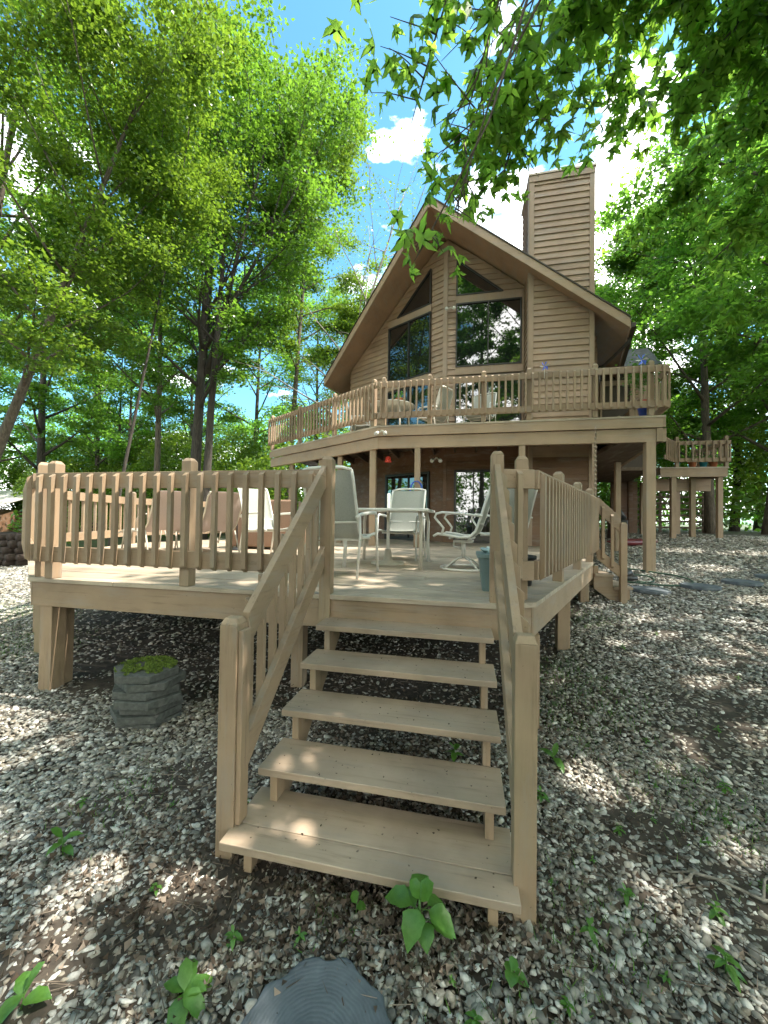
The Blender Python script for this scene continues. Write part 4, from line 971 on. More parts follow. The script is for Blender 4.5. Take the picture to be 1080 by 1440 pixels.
# balcony furniture
fz = FZ
bt = empty('balcony_table', (-1.75, 9.1, fz), 'round patio table holding potted things on the balcony', 'table')
MB().lathe([(0.0, 0.70), (0.56, 0.70), (0.58, 0.72), (0.56, 0.735), (0.0, 0.736)], (-1.75, 9.1, fz), 28).build('table_top', M['sling'], bt)
for k in range(4):
    a = k*math.pi/2+0.6; MB().tube([(-1.75+0.45*math.cos(a), 9.1+0.45*math.sin(a), fz+0.70), (-1.75+0.5*math.cos(a), 9.1+0.5*math.sin(a), fz)], 0.018, 8).build('leg', M['metal_white'], bt)
pp = MB().lathe([(0.07, 0), (0.09, 0.13), (0.1, 0.13), (0.1, 0.15), (0.06, 0.15)], (-1.55, 9.0, fz+0.737), 14).build('table_pot', M['terra'], None, loc=(-1.55, 9.0, fz+0.737)); tag(pp, 'small terracotta pot on the balcony table', 'pot')
rng = np.random.default_rng(5); C = np.array([-1.55, 9.0, fz+0.95])+rng.normal(0, 0.06, (120, 3)); V, F, k = leaf_arrays(C, np.full(120, 0.06), rng)
rawmesh('foliage', V, F, k, M['weed'], pp, loc=(-1.55, 9.0, fz+0.9))
copy_tree(c1, (-0.75, 9.25, fz), R_(60), 'cream sling chair on the balcony, right of the round table')
copy_tree(c1, (0.35, 9.2, fz), R_(160), 'cream sling chair on the balcony before the sliding door, seen from behind')
copy_tree(c1, (-2.75, 9.8, fz), R_(-70), 'cream sling chair on the balcony, left of the round table')
sb = empty('side_chair_stack', (0.9, 9.6, fz)); bpy.data.objects.remove(sb)
# pinwheels
def pinwheel(x, y, z, label, s=0.1):
    r = empty('pinwheel', (x, y, z-0.3), label, 'pinwheel')
    MB().tube([(x, y, z-0.25), (x, y, z)], 0.005, 6).build('stick', M['metal_white'], r)
    for k in range(6):
        a = k*math.pi/3; b_ = a+0.55
        m = MB(); P = [(x, y-0.02, z), (x+s*math.cos(a), y-0.025, z+s*math.sin(a)), (x+s*0.62*math.cos(b_), y-0.055, z+s*0.62*math.sin(b_))]
        m.extr(P, (0, 0.003, 0)); m.build('vane', M['pinblue' if k % 3 else 'lamp'], r)
    return r
pinwheel(1.52, 7.9, 4.70, 'blue and white pinwheel on the balcony rail before the chimney wall'); pinwheel(3.22, 7.9, 4.70, 'blue and white pinwheel at the right end of the balcony rail', 0.12)
fb = empty('flower_box', (3.42, 8.25, fz), 'potted flowers with red and blue pots at the right balcony corner', 'planter')
MB().lathe([(0.08, 0), (0.11, 0.18), (0.12, 0.20)], (3.42, 8.25, fz+0.002), 16).build('pot', M['blue'], fb); MB().lathe([(0.07, 0), (0.09, 0.15)], (3.42, 8.25, fz+0.21), 14).build('pot', M['red'], fb)
C = np.array([3.36, 8.25, fz+0.85])+rng.normal(0, 1, (500, 3))*np.array([0.14, 0.1, 0.16]); V, F, k = leaf_arrays(C, np.full(500, 0.06), rng); rawmesh('foliage', V, F, k, M['weed'], fb, loc=(3.4, 8.25, fz+0.8))
fh = tag(empty('hanging_feeder', (-1.66, 8.3, 3.17)), 'small red hanging feeder under the balcony beam', 'bird feeder')
MB().tube([(-1.66, 8.3, 3.17), (-1.66, 8.3, 3.05)], 0.004, 6).build('hook', M['black'], fh)
MB().lathe([(0.02, 0.14), (0.055, 0.11), (0.06, 0.05), (0.08, 0.03), (0.08, 0.01), (0.02, 0)], (-1.66, 8.3, 2.92), 14).build('feeder_body', M['red'], fh)
hc = MB()
for k in range(3): hc.tube([(-1.0+0.125*math.cos(2*math.pi*i/24)+0.01*k, 8.02-0.012*k, 2.28+0.19*math.sin(2*math.pi*i/24)) for i in range(24)], 0.011, 6, closed=True)
hc = hc.build('hose_coil', M['blue'], None, loc=(-1.0, 8.0, 2.28)); tag(hc, 'blue hose coil hung on a deck post', 'hose')
# hose on the ground by the right post
hp = [(3.0, 9.4, 0.95), (3.15, 9.0, 0.86), (3.05, 8.6, 0.8), (3.3, 8.2, 0), (3.65, 7.7, 0), (3.75, 7.3, 0), (3.5, 7.05, 0), (3.1, 7.05, 0), (2.8, 7.25, 0), (2.75, 7.6, 0), (3.0, 7.75, 0), (3.25, 7.6, 0), (3.15, 7.3, 0), (2.85, 7.3, 0)]
pts = []
for i in range(len(hp)-1):
    for u in (0, 0.25, 0.5, 0.75):
        p0, p1, p2, p3 = (Vector(hp[max(0, min(len(hp)-1, j))]) for j in (i-1, i, i+1, i+2))
        q = 0.5*((2*p1)+(-p0+p2)*u+(2*p0-5*p1+4*p2-p3)*u*u+(-p0+3*p1-3*p2+p3)*u**3); q.z = float(gz(q.x, q.y))+0.035+0.01*math.sin(i*2+u); pts.append(q)
gh = MB().tube(pts, 0.014, 7).build('garden_hose', M['green_hose'], None, loc=(3.1, 7.4, 0.6)); tag(gh, 'dark green garden hose lying on the gravel by the tall corner post', 'hose')
nz_ = MB().tube([(2.72, 7.5, 0.72), (2.9, 7.62, 0.76), (3.0, 7.7, 0.70)], [0.05, 0.08, 0.04], 8).tube([(2.75, 7.35, 0.68), (2.95, 7.4, 0.70)], 0.04, 8).build('hose_reel_bundle', M['black'], None, loc=(2.8, 7.5, 0.65)); tag(nz_, 'small black bundle of fittings on the hose coil', 'hose fitting')
# passage contents: a red kayak and a dark covered machine
ky = MB(); N_ = 16
ky.tube([(3.75+1.6*i/N_, 11.2+0.9*i/N_, 1.12+0.12*abs(i/N_-0.5)**2) for i in range(N_+1)], [0.02+0.15*math.sin(math.pi*i/N_)**0.6 for i in range(N_+1)], 12, flat=0.6)
ky = ky.build('kayak', M['kayak'], None, loc=(4.4, 11.6, 1.0)); tag(ky, 'dull red kayak lying in the covered passage', 'kayak')
gm = empty('grill', (4.75, 13.2, 1.1), 'black covered grill standing in the passage opening', 'grill')
MB().box(4.55, 5.0, 13.1, 13.6, 1.15, 1.75).build('grill_body', M['black'], gm, bevel=0.04); MB().tube([(4.6, 13.35, 1.76), (4.78, 13.35, 1.98), (4.96, 13.35, 1.76)], [0.10, 0.22, 0.1], 12).build('grill_lid', M['black'], gm); MB().box(4.25, 4.54, 13.2, 13.5, 1.68, 1.71).build('side_shelf', M['black'], gm); MB().box(4.3, 4.34, 13.3, 13.34, 1.1, 2.25).build('grill_leg', M['black'], gm)

# ---------------------------------------------------------------- far landing with its own railing
pl = empty('raised_landing', (6.9, 13.5, 1.2), 'small raised wooden landing with railing and pots, right of the house', 'deck')
PZ = 3.40
for k in range(12): pass
planks([(6.0, 13.4), (7.85, 13.4), (7.85, 15.4), (6.0, 15.4)], 13.4, 15.4, 0.138, 0.006, PZ, 0.036, random.Random(3)).build('landing_boards', M['deck'], pl)
MB().box(6.02, 7.83, 13.43, 13.47, PZ-0.3, PZ-0.038).build('rim_board', M['wx'], pl); MB().box(7.79, 7.83, 13.472, 15.4, PZ-0.3, PZ-0.038).build('rim_board', M['wy'], pl)
MB().box(6.1, 7.7, 14.0, 14.1, PZ-0.7, PZ-0.3).build('cross_beam', M['wx'], pl)
for x, y in ((6.36, 13.5), (7.62, 13.5), (7.3, 15.2), (6.2, 15.2), (7.1, 13.9)): MB().box(x, x+0.13, y, y+0.13, 1.0, PZ-0.3).build('leg', M['wz'], pl)
pk = dict(top=0.80, low=0.27, bh=0.12, ph=0.92)
railing((6.4, 13.38), (7.87, 13.38), PZ, pl, 'pb', sp=0.17, posts=(0.05, 0.95), mats=('wx',), **pk)
railing((7.89, 13.4), (7.89, 15.3), PZ, pl, 'pb', sp=0.17, posts=(0.95,), mats=('wy',), **pk)
railing((5.75, 12.6), (6.38, 13.37), PZ, pl, 'pb', sp=0.17, posts=(), mats=('wy',), **pk)
for x, mt, lb in ((6.95, 'terra', 'terracotta pot on the edge of the raised landing, left'), (7.25, 'teal', 'teal glazed pot on the edge of the raised landing, middle'), (7.52, 'terra', 'terracotta pot on the edge of the raised landing, beside its corner post')):
    p = MB().lathe([(0.08, 0), (0.11, 0.17), (0.125, 0.17), (0.125, 0.20), (0.09, 0.2)], (x, 13.55, PZ+0.002), 14).build('flower_pot', M[mt], None, loc=(x, 13.55, PZ)); tag(p, lb, 'pot')
    C = np.array([x, 13.55, PZ+0.28])+rng.normal(0, 1, (90, 3))*np.array([0.09, 0.08, 0.07]); V, F, k = leaf_arrays(C, np.full(90, 0.06), rng); rawmesh('foliage', V, F, k, M['weed'], p, loc=(x, 13.55, PZ+0.2))
sf = empty('rail_fence', (7.1, 17.0, 1.2), 'dark horizontal rail fence seen beneath the raised landing', 'fence')
for k in range(6): MB().box(6.2, 9.2, 17.0, 17.04, 1.45+0.24*k, 1.53+0.24*k).build('fence_rail', M['joist'], sf)
for x in (6.2, 7.6, 9.1): MB().box(x, x+0.09, 17.05, 17.12, 1.0, 2.85).build('fence_post', M['joist'], sf)

# ---------------------------------------------------------------- yard objects
def disc(name, x, y, r, th, label, grp=None, z=None, n=64, sq=1.0):
    rng = random.Random(int(x*1000)); m = MB(); zb = float(gz(x, y)) if z is None else z
    ph = [rng.uniform(0, 6.28) for _ in range(6)]
    R0 = [r*(1-0.05*abs(math.sin(5.5*a+ph[3]))**3+0.018*math.sin(9*a+ph[0])+0.014*math.sin(17*a+ph[1])+0.018*math.sin(4*a+ph[2])+rng.uniform(-.008, .008)) for a in [2*math.pi*i/n for i in range(n)]]
    prof = [(1.0, 0), (1.0, th*0.75), (0.985, th*0.93), (0.95, th), (0.93, th*0.93), (0.6, th*0.95), (0.3, th*0.93)]
    vs = []; fs = []
    for (f, z_) in prof: vs += [(x+R0[i]*f*math.cos(2*math.pi*i/n), y+R0[i]*sq*f*math.sin(2*math.pi*i/n), zb+z_) for i in range(n)]
    for j in range(len(prof)-1):
        for i in range(n): fs.append((j*n+i, j*n+(i+1) % n, (j+1)*n+(i+1) % n, (j+1)*n+i))
    fs.append(tuple(range((len(prof)-1)*n, len(prof)*n))); m.add(vs, fs, True)
    o = m.build(name, M['pad'], None, loc=(x, y, zb)); return tag(o, label, 'stepping stone', grp)
disc('stepping_stone', -0.43, 1.12, 0.255, 0.035, 'dark round stepping stone shaped like a tree slice, below the steps')
disc('stepping_stone', 2.90, 6.80, 0.27, 0.05, 'round grey stepping stone nearest the side steps, in the gravel path', 'stepping stones crossing the gravel')
disc('stepping_stone', 3.70, 7.0, 0.26, 0.05, 'round grey stepping stone, second along the gravel path', 'stepping stones crossing the gravel')
disc('stepping_stone', 4.42, 7.25, 0.26, 0.05, 'round grey stepping stone, third along the gravel path', 'stepping stones crossing the gravel')
disc('stepping_stone', 5.1, 7.6, 0.25, 0.05, 'round grey stepping stone, farthest along the gravel path', 'stepping stones crossing the gravel')
# stack of hexagonal pavers, the top one mossy
rng_ = random.Random(12); words = ['bottom', 'second', 'third', 'fourth', 'fifth', 'sixth']
zc = 0.0
for k in range(7):
    cx, cy = -2.52+rng_.uniform(-0.03, 0.03), 2.70+rng_.uniform(-0.03, 0.03); r = 0.275+rng_.uniform(-0.008, 0.008); a0 = 0.32+rng_.uniform(-0.2, 0.2)
    hx = [(cx+r*math.cos(a0+i*math.pi/3), cy+r*0.86*math.sin(a0+i*math.pi/3)) for i in range(6)]
    tl = rng_.uniform(-0.006, 0.006)
    m = MB().prism(hx, [zc+0.0]*6, [zc+0.056]*6)
    lb = 'moss-covered hexagonal paver on top of the grey stack' if k == 6 else words[k]+' grey hexagonal paver up from the ground in the stack under the deck edge'
    o = m.build('hexagonal_paver', M['paver'], None, loc=(cx, cy, zc), bevel=0.004); tag(o, lb, 'paver', 'hexagonal pavers stacked beside the deck')
    if k == 6:
        rr = np.random.default_rng(1); n = 5200
        P_ = rr.uniform(-1, 1, (n, 2)); q = P_[:, 0]**2+P_[:, 1]**2 < 0.9; P_ = P_[q]; f_ = fnoise(P_[:, 0]*3, P_[:, 1]*3)+0.45*P_[:, 1]; P_ = P_[f_ > -0.35]
        C = np.stack([cx+P_[:, 0]*r*0.92, cy+P_[:, 1]*r*0.80, zc+0.062+rr.uniform(0, 0.014, len(P_))], 1)
        V, F, k_ = leaf_arrays(C, rr.uniform(0.010, 0.022, len(C)), rr, nspread=1.0); rawmesh('moss', V, F, k_, M['moss'], o, loc=(cx, cy, zc))
    zc += 0.0605
# neighbour's woodpile and pale roof at the far left
nb = empty('shed', (-27, 16, 0), 'low shed with a sunlit white roof beyond the left end of the deck', 'shed')
MB().box(-31, -24.3, 15.5, 20, -0.1, 1.9).build('wall', M['sidelow'], nb)
MB().extr([(-31.4, 15.0, 1.9), (-23.9, 15.0, 1.9), (-23.9, 18, 3.0), (-31.4, 18, 3.0)], (0, 0, 0.08)).build('roof', M['lamp'], nb)
wp = empty('woodpile', (-14.5, 9.6, 0), 'low dark woodpile at the left edge of the yard', 'woodpile')
r4 = random.Random(8)
for k in range(5):
    for j in range(9):
        x = -16.2+j*0.33+0.16*(k % 2); z = 0.12+0.2*k; MB().tube([(x, 9.2+r4.uniform(-.1, .1), z), (x+r4.uniform(-.05, .05), 10.1+r4.uniform(-.1, .1), z)], r4.uniform(0.09, 0.13), 8).build('log', M['logs'], wp)
# fallen branch
br = MB().tube([(0.93, 2.0, 0.07), (1.02, 2.01, 0.08), (1.12, 1.99, 0.085), (1.25, 1.93, 0.08), (1.36, 1.92, 0.09), (1.6, 1.85, 0.09)], [0.003, 0.006, 0.007, 0.006, 0.005, 0.003], 7).tube([(1.03, 2.01, 0.08), (0.99, 1.96, 0.085), (0.93, 1.93, 0.08)], [0.006, 0.009, 0.003], 6).tube([(1.25, 1.93, 0.085), (1.3, 2.0, 0.11), (1.38, 2.05, 0.12)], [0.006, 0.005, 0.002], 6)
br = br.build('fallen_branch', M['barkpale'], None, loc=(1.2, 1.95, 0.05)); tag(br, 'pale fallen branch lying on the gravel at the right edge', 'branch')
# dry leaves, twigs
rr = np.random.default_rng(21)
def scat(n, cx, cy, sx, sy, clipdeck=False):
    x = rr.normal(cx, sx, n); y = rr.normal(cy, sy, n); return x, y
xs = []; ys = []
for (n, cx, cy, sx, sy) in ((2200, -0.9, 1.45, 0.7, 0.25), (1300, -0.35, 1.60, 0.45, 0.15), (1500, -0.4, 2.2, 0.5, 0.3), (1200, -0.3, 2.9, 0.7, 0.4), (500, 0.6, 3.2, 0.3, 0.8), (250, 1.2, 1.9, 0.5, 0.5), (900, -2.0, 4.2, 1.2, 0.7), (250, -1.6, 1.5, 0.5, 0.3)):
    x, y = scat(n, cx, cy, sx, sy); xs.append(x); ys.append(y)
x = np.concatenate(xs); y = np.concatenate(ys)
C = np.stack([x, y, gz(x, y)+rr.uniform(0.008, 0.03, len(x))], 1)
V, F, k_ = leaf_arrays(C, rr.uniform(0.012, 0.042, len(C)), rr, nspread=0.7, fold=0.45); o = rawmesh('leaf_litter', V, F, k_, M['litter']); tag(o, 'brown dry leaf litter scattered over the gravel', 'leaf litter', kind='stuff')
n = 3600; x = rr.uniform(-2.2, 2.6, n); y = rr.uniform(1.0, 4.5, n); a = rr.uniform(0, np.pi, n); L = rr.uniform(0.03, 0.12, n); z = gz(x, y)+rr.uniform(0.01, 0.032, n)
dx, dy = np.cos(a)*L/2, np.sin(a)*L/2; wx, wy = -np.sin(a)*0.0012, np.cos(a)*0.0012; dz = rr.normal(0, 0.006, n)
V = np.stack([np.stack([x-dx-wx, y-dy-wy, z-dz], 1), np.stack([x-dx+wx, y-dy+wy, z-dz], 1), np.stack([x+dx+wx, y+dy+wy, z+dz], 1), np.stack([x+dx-wx, y+dy-wy, z+dz], 1), np.stack([x-dx, y-dy, z-dz+.0022], 1), np.stack([x+dx, y+dy, z+dz+.0022], 1)], 1).reshape(-1, 3)
F = (np.array([(0, 3, 5, 4), (1, 4, 5, 2), (0, 1, 2, 3)])[None]+(np.arange(n)*6)[:, None, None]).ravel()
o = rawmesh('twigs', V, F, 4, M['litter']); tag(o, 'fine twigs and pine needles on the gravel', 'twigs', kind='stuff')
# debris on the treads
n = 150; x = rr.uniform(-0.95, 0.1, n); st_ = rr.integers(0, 5, n); y = np.where(st_ == 0, 1.60+rr.uniform(0, 0.3, n), 1.85+RUN*(st_-1)+rr.uniform(0.0, 0.24, n)); z = RISE*(st_+1)+0.003
C = np.stack([x, y, z], 1); V, F, k_ = leaf_arrays(C, rr.uniform(0.004, 0.018, n), rr, nspread=0.25); o = rawmesh('seed_debris', V, F, k_, M['litter']); tag(o, 'dark seeds and bits fallen on the treads', 'debris', kind='stuff')

# moss / grass tufts on the ground right of the steps
def grass(name, spots, label, mat='weed', h=(0.02, 0.05), dens=520):
    V_ = []; 
    for (cx, cy, r) in spots:
        n = int(dens*r*r*3.14); x = rr.normal(cx, r*0.5, n); y = rr.normal(cy, r*0.5, n); z = gz(x, y)+0.01; a = rr.uniform(0, 6.28, n); hh = rr.uniform(*h, n); w_ = 0.0025; lx, ly = rr.normal(0, 0.4, (2, n))*hh
        V_.append(np.stack([np.stack([x-w_*np.cos(a), y-w_*np.sin(a), z], 1), np.stack([x+w_*np.cos(a), y+w_*np.sin(a), z], 1), np.stack([x+lx, y+ly, z+hh], 1)], 1).reshape(-1, 3))
    V_ = np.concatenate(V_); o = rawmesh(name, V_, np.arange(len(V_)), 3, M[mat]); tag(o, label, 'grass', kind='stuff')
grass('grass', [(0.75, 3.1, 0.3), (1.1, 3.5, 0.5), (0.9, 4.0, 0.4), (0.55, 1.75, 0.25), (0.45, 1.5, 0.2), (1.25, 2.6, 0.3), (1.7, 5.5, 0.4), (0.1, 1.25, 0.25), (-0.5, 1.5, 0.15), (-1.9, 1.9, 0.3), (1.4, 2.3, 0.4), (-5.5, 3.6, 0.8), (-7.5, 5, 1.2)], 'thin grass and moss growing through the gravel')

# weeds, each a thing
def weed_leaves(P, az, L, tilt, shape=OVAL, width=1.0):
    """single curved leaf from point P"""
    m = MB(); d = Vector((math.cos(az), math.sin(az), 0)); s = Vector((-d.y, d.x, 0)); rows = 6; vs = []; fs = []
    for i in range(rows+1):
        t_ = i/rows; r_ = L*t_; zz = L*(math.sin(tilt)*t_-0.55*t_*t_*math.cos(tilt)*0.8); wv = width*L*0.30*math.sin(math.pi*(t_**0.8))**0.8 if 0 < t_ < 1 else 0.0008
        wv *= (1+0.08*(-1)**i)
        c = Vector(P)+d*(r_*math.cos(tilt)*0.95)+Vector((0, 0, zz))
        vs += [c-s*wv+Vector((0, 0, wv*0.3)), c, c+s*wv+Vector((0, 0, wv*0.3))]
    for i in range(rows):
        for j in (0, 1): fs.append((i*3+j, i*3+j+1, (i+1)*3+j+1, (i+1)*3+j))
    return m.add(vs, fs, True)
def weed(name, loc, nleaf, L, h, label, grp=None, seed=1, cat='weed', width=1.0, reach=0.0):
    r = random.Random(seed); z = float(gz(loc[0], loc[1])); B = Vector((loc[0], loc[1], z)); root = empty(name, B, label, cat, grp)
    st_ = MB(); lean = Vector((r.uniform(-.02, .02), r.uniform(-.02, .02), 0)); tp = B+Vector((0, 0, h))+lean
    st_.tube([B, B+(tp-B)*0.5+lean*0.3, tp], [0.004*h/0.2+0.0012]*3, 6); st_.build('stem', M['weed'], root)
    for k in range(nleaf):
        q = (0.5 if reach else 0.35)+(0.5 if reach else 0.65)*(k+1)/nleaf; P = B+(tp-B)*q; az = k*2.4+r.uniform(-.4, .4)
        if reach and q < 0.95:
            P0 = P.copy(); P = P+Vector((math.cos(az)*reach, math.sin(az)*reach, 0.012)); MB().tube([P0, P], 0.0016, 5).build('leaf_stalk', M['weed'], root)
        weed_leaves(P, az, L*r.uniform(0.75, 1.1)*(1.15-0.45*abs(q-0.6)), R_(r.uniform(-5, 30)) if q < 0.95 else R_(55), width=width).build('leaf', M['weed'], root)
    return root
weed('leafy_plant', (-0.14, 1.50), 10, 0.105, 0.19, 'bright green broad-leaved plant growing in front of the bottom step', seed=4, cat='plant', width=1.25, reach=0.035)
proto = weed('small_weed', (0.70, 1.85), 7, 0.045, 0.05, 'small green weed with narrow leaves in the gravel yard', 'small weeds in the gravel', 7, width=0.7)
p2 = weed('small_weed', (0.94, 1.63), 8, 0.06, 0.07, 'small green weed with narrow leaves in the gravel yard', 'small weeds in the gravel', 9, width=0.7)
spots = [(1.03, 1.84), (1.12, 2.57), (1.0, 2.3), (1.2, 2.2), (0.8, 2.2), (0.62, 2.0), (0.5, 1.66), (0.72, 1.55), (1.3, 2.0), (1.35, 2.35), (1.5, 2.6), (1.25, 3.0), (0.85, 2.9), (0.75, 3.4), (1.0, 3.6), (1.3, 3.9), (0.45, 2.35), (0.4, 1.85), (0.9, 1.42),
         (-1.3, 1.45), (-0.85, 1.35), (-0.6, 1.42), (-1.6, 1.9), (-1.2, 2.0), (-2.1, 1.8), (-0.2, 2.9), (-0.1, 2.4), (0.1, 3.1), (0.05, 1.3), (-0.02, 1.4), (1.7, 4.6), (2.2, 5.0), (1.5, 5.2), (2.4, 4.0), (1.8, 3.2), (2.0, 2.6), (0.6, 1.3), (0.35, 1.4)]
r5 = random.Random(6)
for k, (x, y) in enumerate(spots):
    s_ = r5.uniform(0.35, 0.85); c = copy_tree(proto if k % 2 else p2, (x, y, float(gz(x, y))), r5.uniform(0, 6.28)); c.scale = (s_, s_, s_)
weed('dandelion', (0.60, 2.72), 4, 0.15, 0.03, 'low dandelion with long leaves beside the right deck leg', seed=12, width=0.55)
weed('dandelion', (-0.93, 1.18), 7, 0.11, 0.04, 'low broad-leaved weed left of the round stepping stone', seed=15, width=0.8)
weed('dandelion', (-1.42, 1.02), 4, 0.12, 0.06, 'broad-leaved weed at the bottom left corner of the yard', seed=25, width=0.8)
weed('dandelion', (-1.88, 1.52), 5, 0.09, 0.08, 'green weed in the sunlit patch left of the steps', seed=18, width=0.8)
weed('clover_sprig', (0.20, 1.46), 4, 0.05, 0.05, 'round-leaved sprig in front of the right newel post', seed=31, width=1.5)
weed('clover_sprig', (-0.42, 1.55), 2, 0.05, 0.05, 'single round green leaf sprouting left of the leafy plant', seed=33, width=1.5)
weed('clover_sprig', (0.0, 1.10), 4, 0.05, 0.05, 'round-leaved sprig right of the round stepping stone', seed=35, width=1.5)
weed('dandelion', (-0.05, 2.62), 5, 0.09, 0.08, 'leafy weed growing in the shade under the steps', seed=38, width=0.8)

# ---------------------------------------------------------------- trees
G1 = 'slender trees of the wood behind the deck'
tree('maple_tree', (-10.9, 13.6), (-10.4, 14.0, 19), 0.24, 0.30, 4.0, 26, 1, 'leafB', 'barkdark', 62000, 0.155, 'tall double-stemmed maple rising behind the left of the deck', maxz=4.2,
     stems=[((-10.45, 13.7), (-9.3, 13.5, 17.5), 0.19, 14, 0.40), ((-10.5, 13.85, 7.5), (-7.2, 13.5, 19), 0.12, 18, 0.15), ((-10.6, 13.8, 8.6), (-5.0, 13.4, 16.5), 0.10, 18, 0.2), ((-11.0, 13.9), (-11.6, 15.5, 18), 0.17, 12, 0.4)])
tree('maple_tree', (-8.9, 18.0), (-7.3, 17.0, 20), 0.16, 0.42, 3.4, 24, 2, 'leafA', 'bark', 48000, 0.14, 'sunny yellow-green maple leaning toward the house roof', maxz=6.5)
tree('maple_tree', (-13.6, 14.7), (-13.2, 14.5, 19), 0.15, 0.28, 3.4, 24, 3, 'leafB', 'bark', 42000, 0.13, 'straight single-trunk maple left of the double-stemmed one')
tree('leaning_tree', (-13.2, 7.4), (-6.9, 7.6, 13.5), 0.14, 0.35, 3.0, 22, 4, 'leafA', 'bark', 44000, 0.11, 'thin leaning tree entering from the left edge', shape='quad', wob=0.01)
tree('leaning_tree', (-15.6, 8.6), (-12.0, 8.4, 18), 0.19, 0.32, 3.6, 26, 5, 'leafB', 'bark', 54000, 0.12, 'stout grey leaning trunk at the upper left edge with sunlit leaves', wob=0.01)
tree('maple_tree', (-10.6, 9.6), (-8.2, 9.6, 13.2), 0.06, 0.6, 2.2, 12, 6, 'leafA', 'barkdark', 16000, 0.11, 'young sunlit maple whose boughs hang over the left deck')
tree('bare_birch', (-8.0, 17.2), (-2.6, 16.8, 16.5), 0.15, 0.30, 4.2, 22, 7, 'leafA', 'barkpale', 1500, 0.12, 'nearly leafless pale tree leaning right beside the house roof')
tree('bare_birch', (-7.4, 17.8), (-6.2, 17.8, 9.5), 0.10, 0.45, 1.8, 8, 8, 'leafA', 'barkpale', 2500, 0.12, 'short pale-barked tree next to the leafless one')
tk = 0
for (x, y, h, r0, sp, nn, sd_, lf) in ((-19.5, 14.2, 16, 0.20, 3.4, 20000, 10, 'leafB'), (-23, 20, 17, 0.16, 3.4, 18000, 11, 'leafC'), (-22.5, 21.0, 15, 0.12, 3.0, 12000, 12, 'leafB'), (-21.0, 20.5, 16, 0.12, 3.0, 12000, 13, 'leafC'), (-17.5, 22, 17, 0.15, 3.5, 18000, 14, 'leafB'),
                                       (-14.5, 24, 18, 0.2, 3.8, 20000, 15, 'leafC'), (-11, 27, 18, 0.2, 4.0, 20000, 16, 'leafB'), (-27, 17, 15, 0.2, 3.8, 18000, 17, 'leafB'), (-30, 26, 17, 0.22, 4.2, 18000, 18, 'leafC'), (-6.5, 28, 17, 0.2, 4.0, 16000, 19, 'leafB'), (-24, 30, 18, 0.2, 4.5, 16000, 20, 'leafB'), (-34, 20, 15, 0.2, 4.5, 16000, 44, 'leafC')):
    tree('forest_tree', (x, y), (x+random.Random(sd_).uniform(-0.5, 0.7), y, h), r0, 0.22, sp, 20, sd_, lf, 'barkdark', nn, 0.17, 'slender dark-trunked tree in the wood behind the deck', group=G1)
# right side
G2 = 'leafy trees of the wood right of the house'
tree('shade_maple', (8.9, 16.2), (8.6, 16.5, 15), 0.17, 0.16, 3.6, 26, 30, 'leafC', 'bark', 34000, 0.15, 'dark maple trunk standing just right of the raised landing')
tree('shade_maple', (10.3, 15.6), (11.3, 15.3, 15), 0.17, 0.16, 3.6, 24, 31, 'leafC', 'bark', 30000, 0.15, 'leaning maple trunk at the right edge beyond the gravel')
tree('shade_maple', (7.2, 18.5), (6.9, 18.5, 13), 0.14, 0.25, 3.0, 20, 32, 'leafB', 'barkdark', 36000, 0.15, 'bright maple behind the roof of the rear wing')
tree('shade_maple', (9.4, 9.8), (8.2, 10.0, 13.5), 0.26, 0.24, 3.7, 28, 33, 'leafC', 'bark', 50000, 0.15, 'dense maple crown filling the right edge beside the house')
for (x, y, h, sd_) in ((12.5, 21, 16, 34), (14.5, 18, 16, 35), (9.5, 24, 17, 36), (16, 25, 17, 37), (13.8, 13.5, 15, 38), (5.0, 27, 15, 39), (19, 19, 16, 40)):
    tree('forest_tree', (x, y), (x+0.6, y, h), 0.18, 0.18, 3.8, 22, sd_, 'leafB' if sd_ % 2 else 'leafC', 'barkdark', 18000, 0.17, 'leafy tree in the wood right of the house', group=G2)
# trees behind and beside the camera: they shade the yard and stand in the window reflections
for (x, y, h, sd_, sp, nn) in ((7.8, 4.8, 12.5, 50, 3.4, 10000), (10.2, 0.0, 14, 51, 4.2, 10000), (4.2, -6.5, 21, 52, 5.5, 30000), (-3.5, -9, 22, 53, 6, 34000), (1.5, -11, 23, 54, 6, 34000), (-8, -5, 20, 55, 5.5, 28000), (9, -8, 22, 56, 6, 30000), (-14, -1, 14, 57, 4, 14000), (14.5, 6.5, 14, 58, 4.2, 10000), (-6, -16, 17, 59, 5, 16000), (7, -17, 17, 60, 5, 16000)):
    tree('yard_tree', (x, y), (x-0.5, y+0.2, h), 0.22, 0.28, sp, 24, sd_, 'leafC', 'bark', nn, 0.24, 'leafy tree standing behind the viewer in the yard', group='trees behind the viewer')

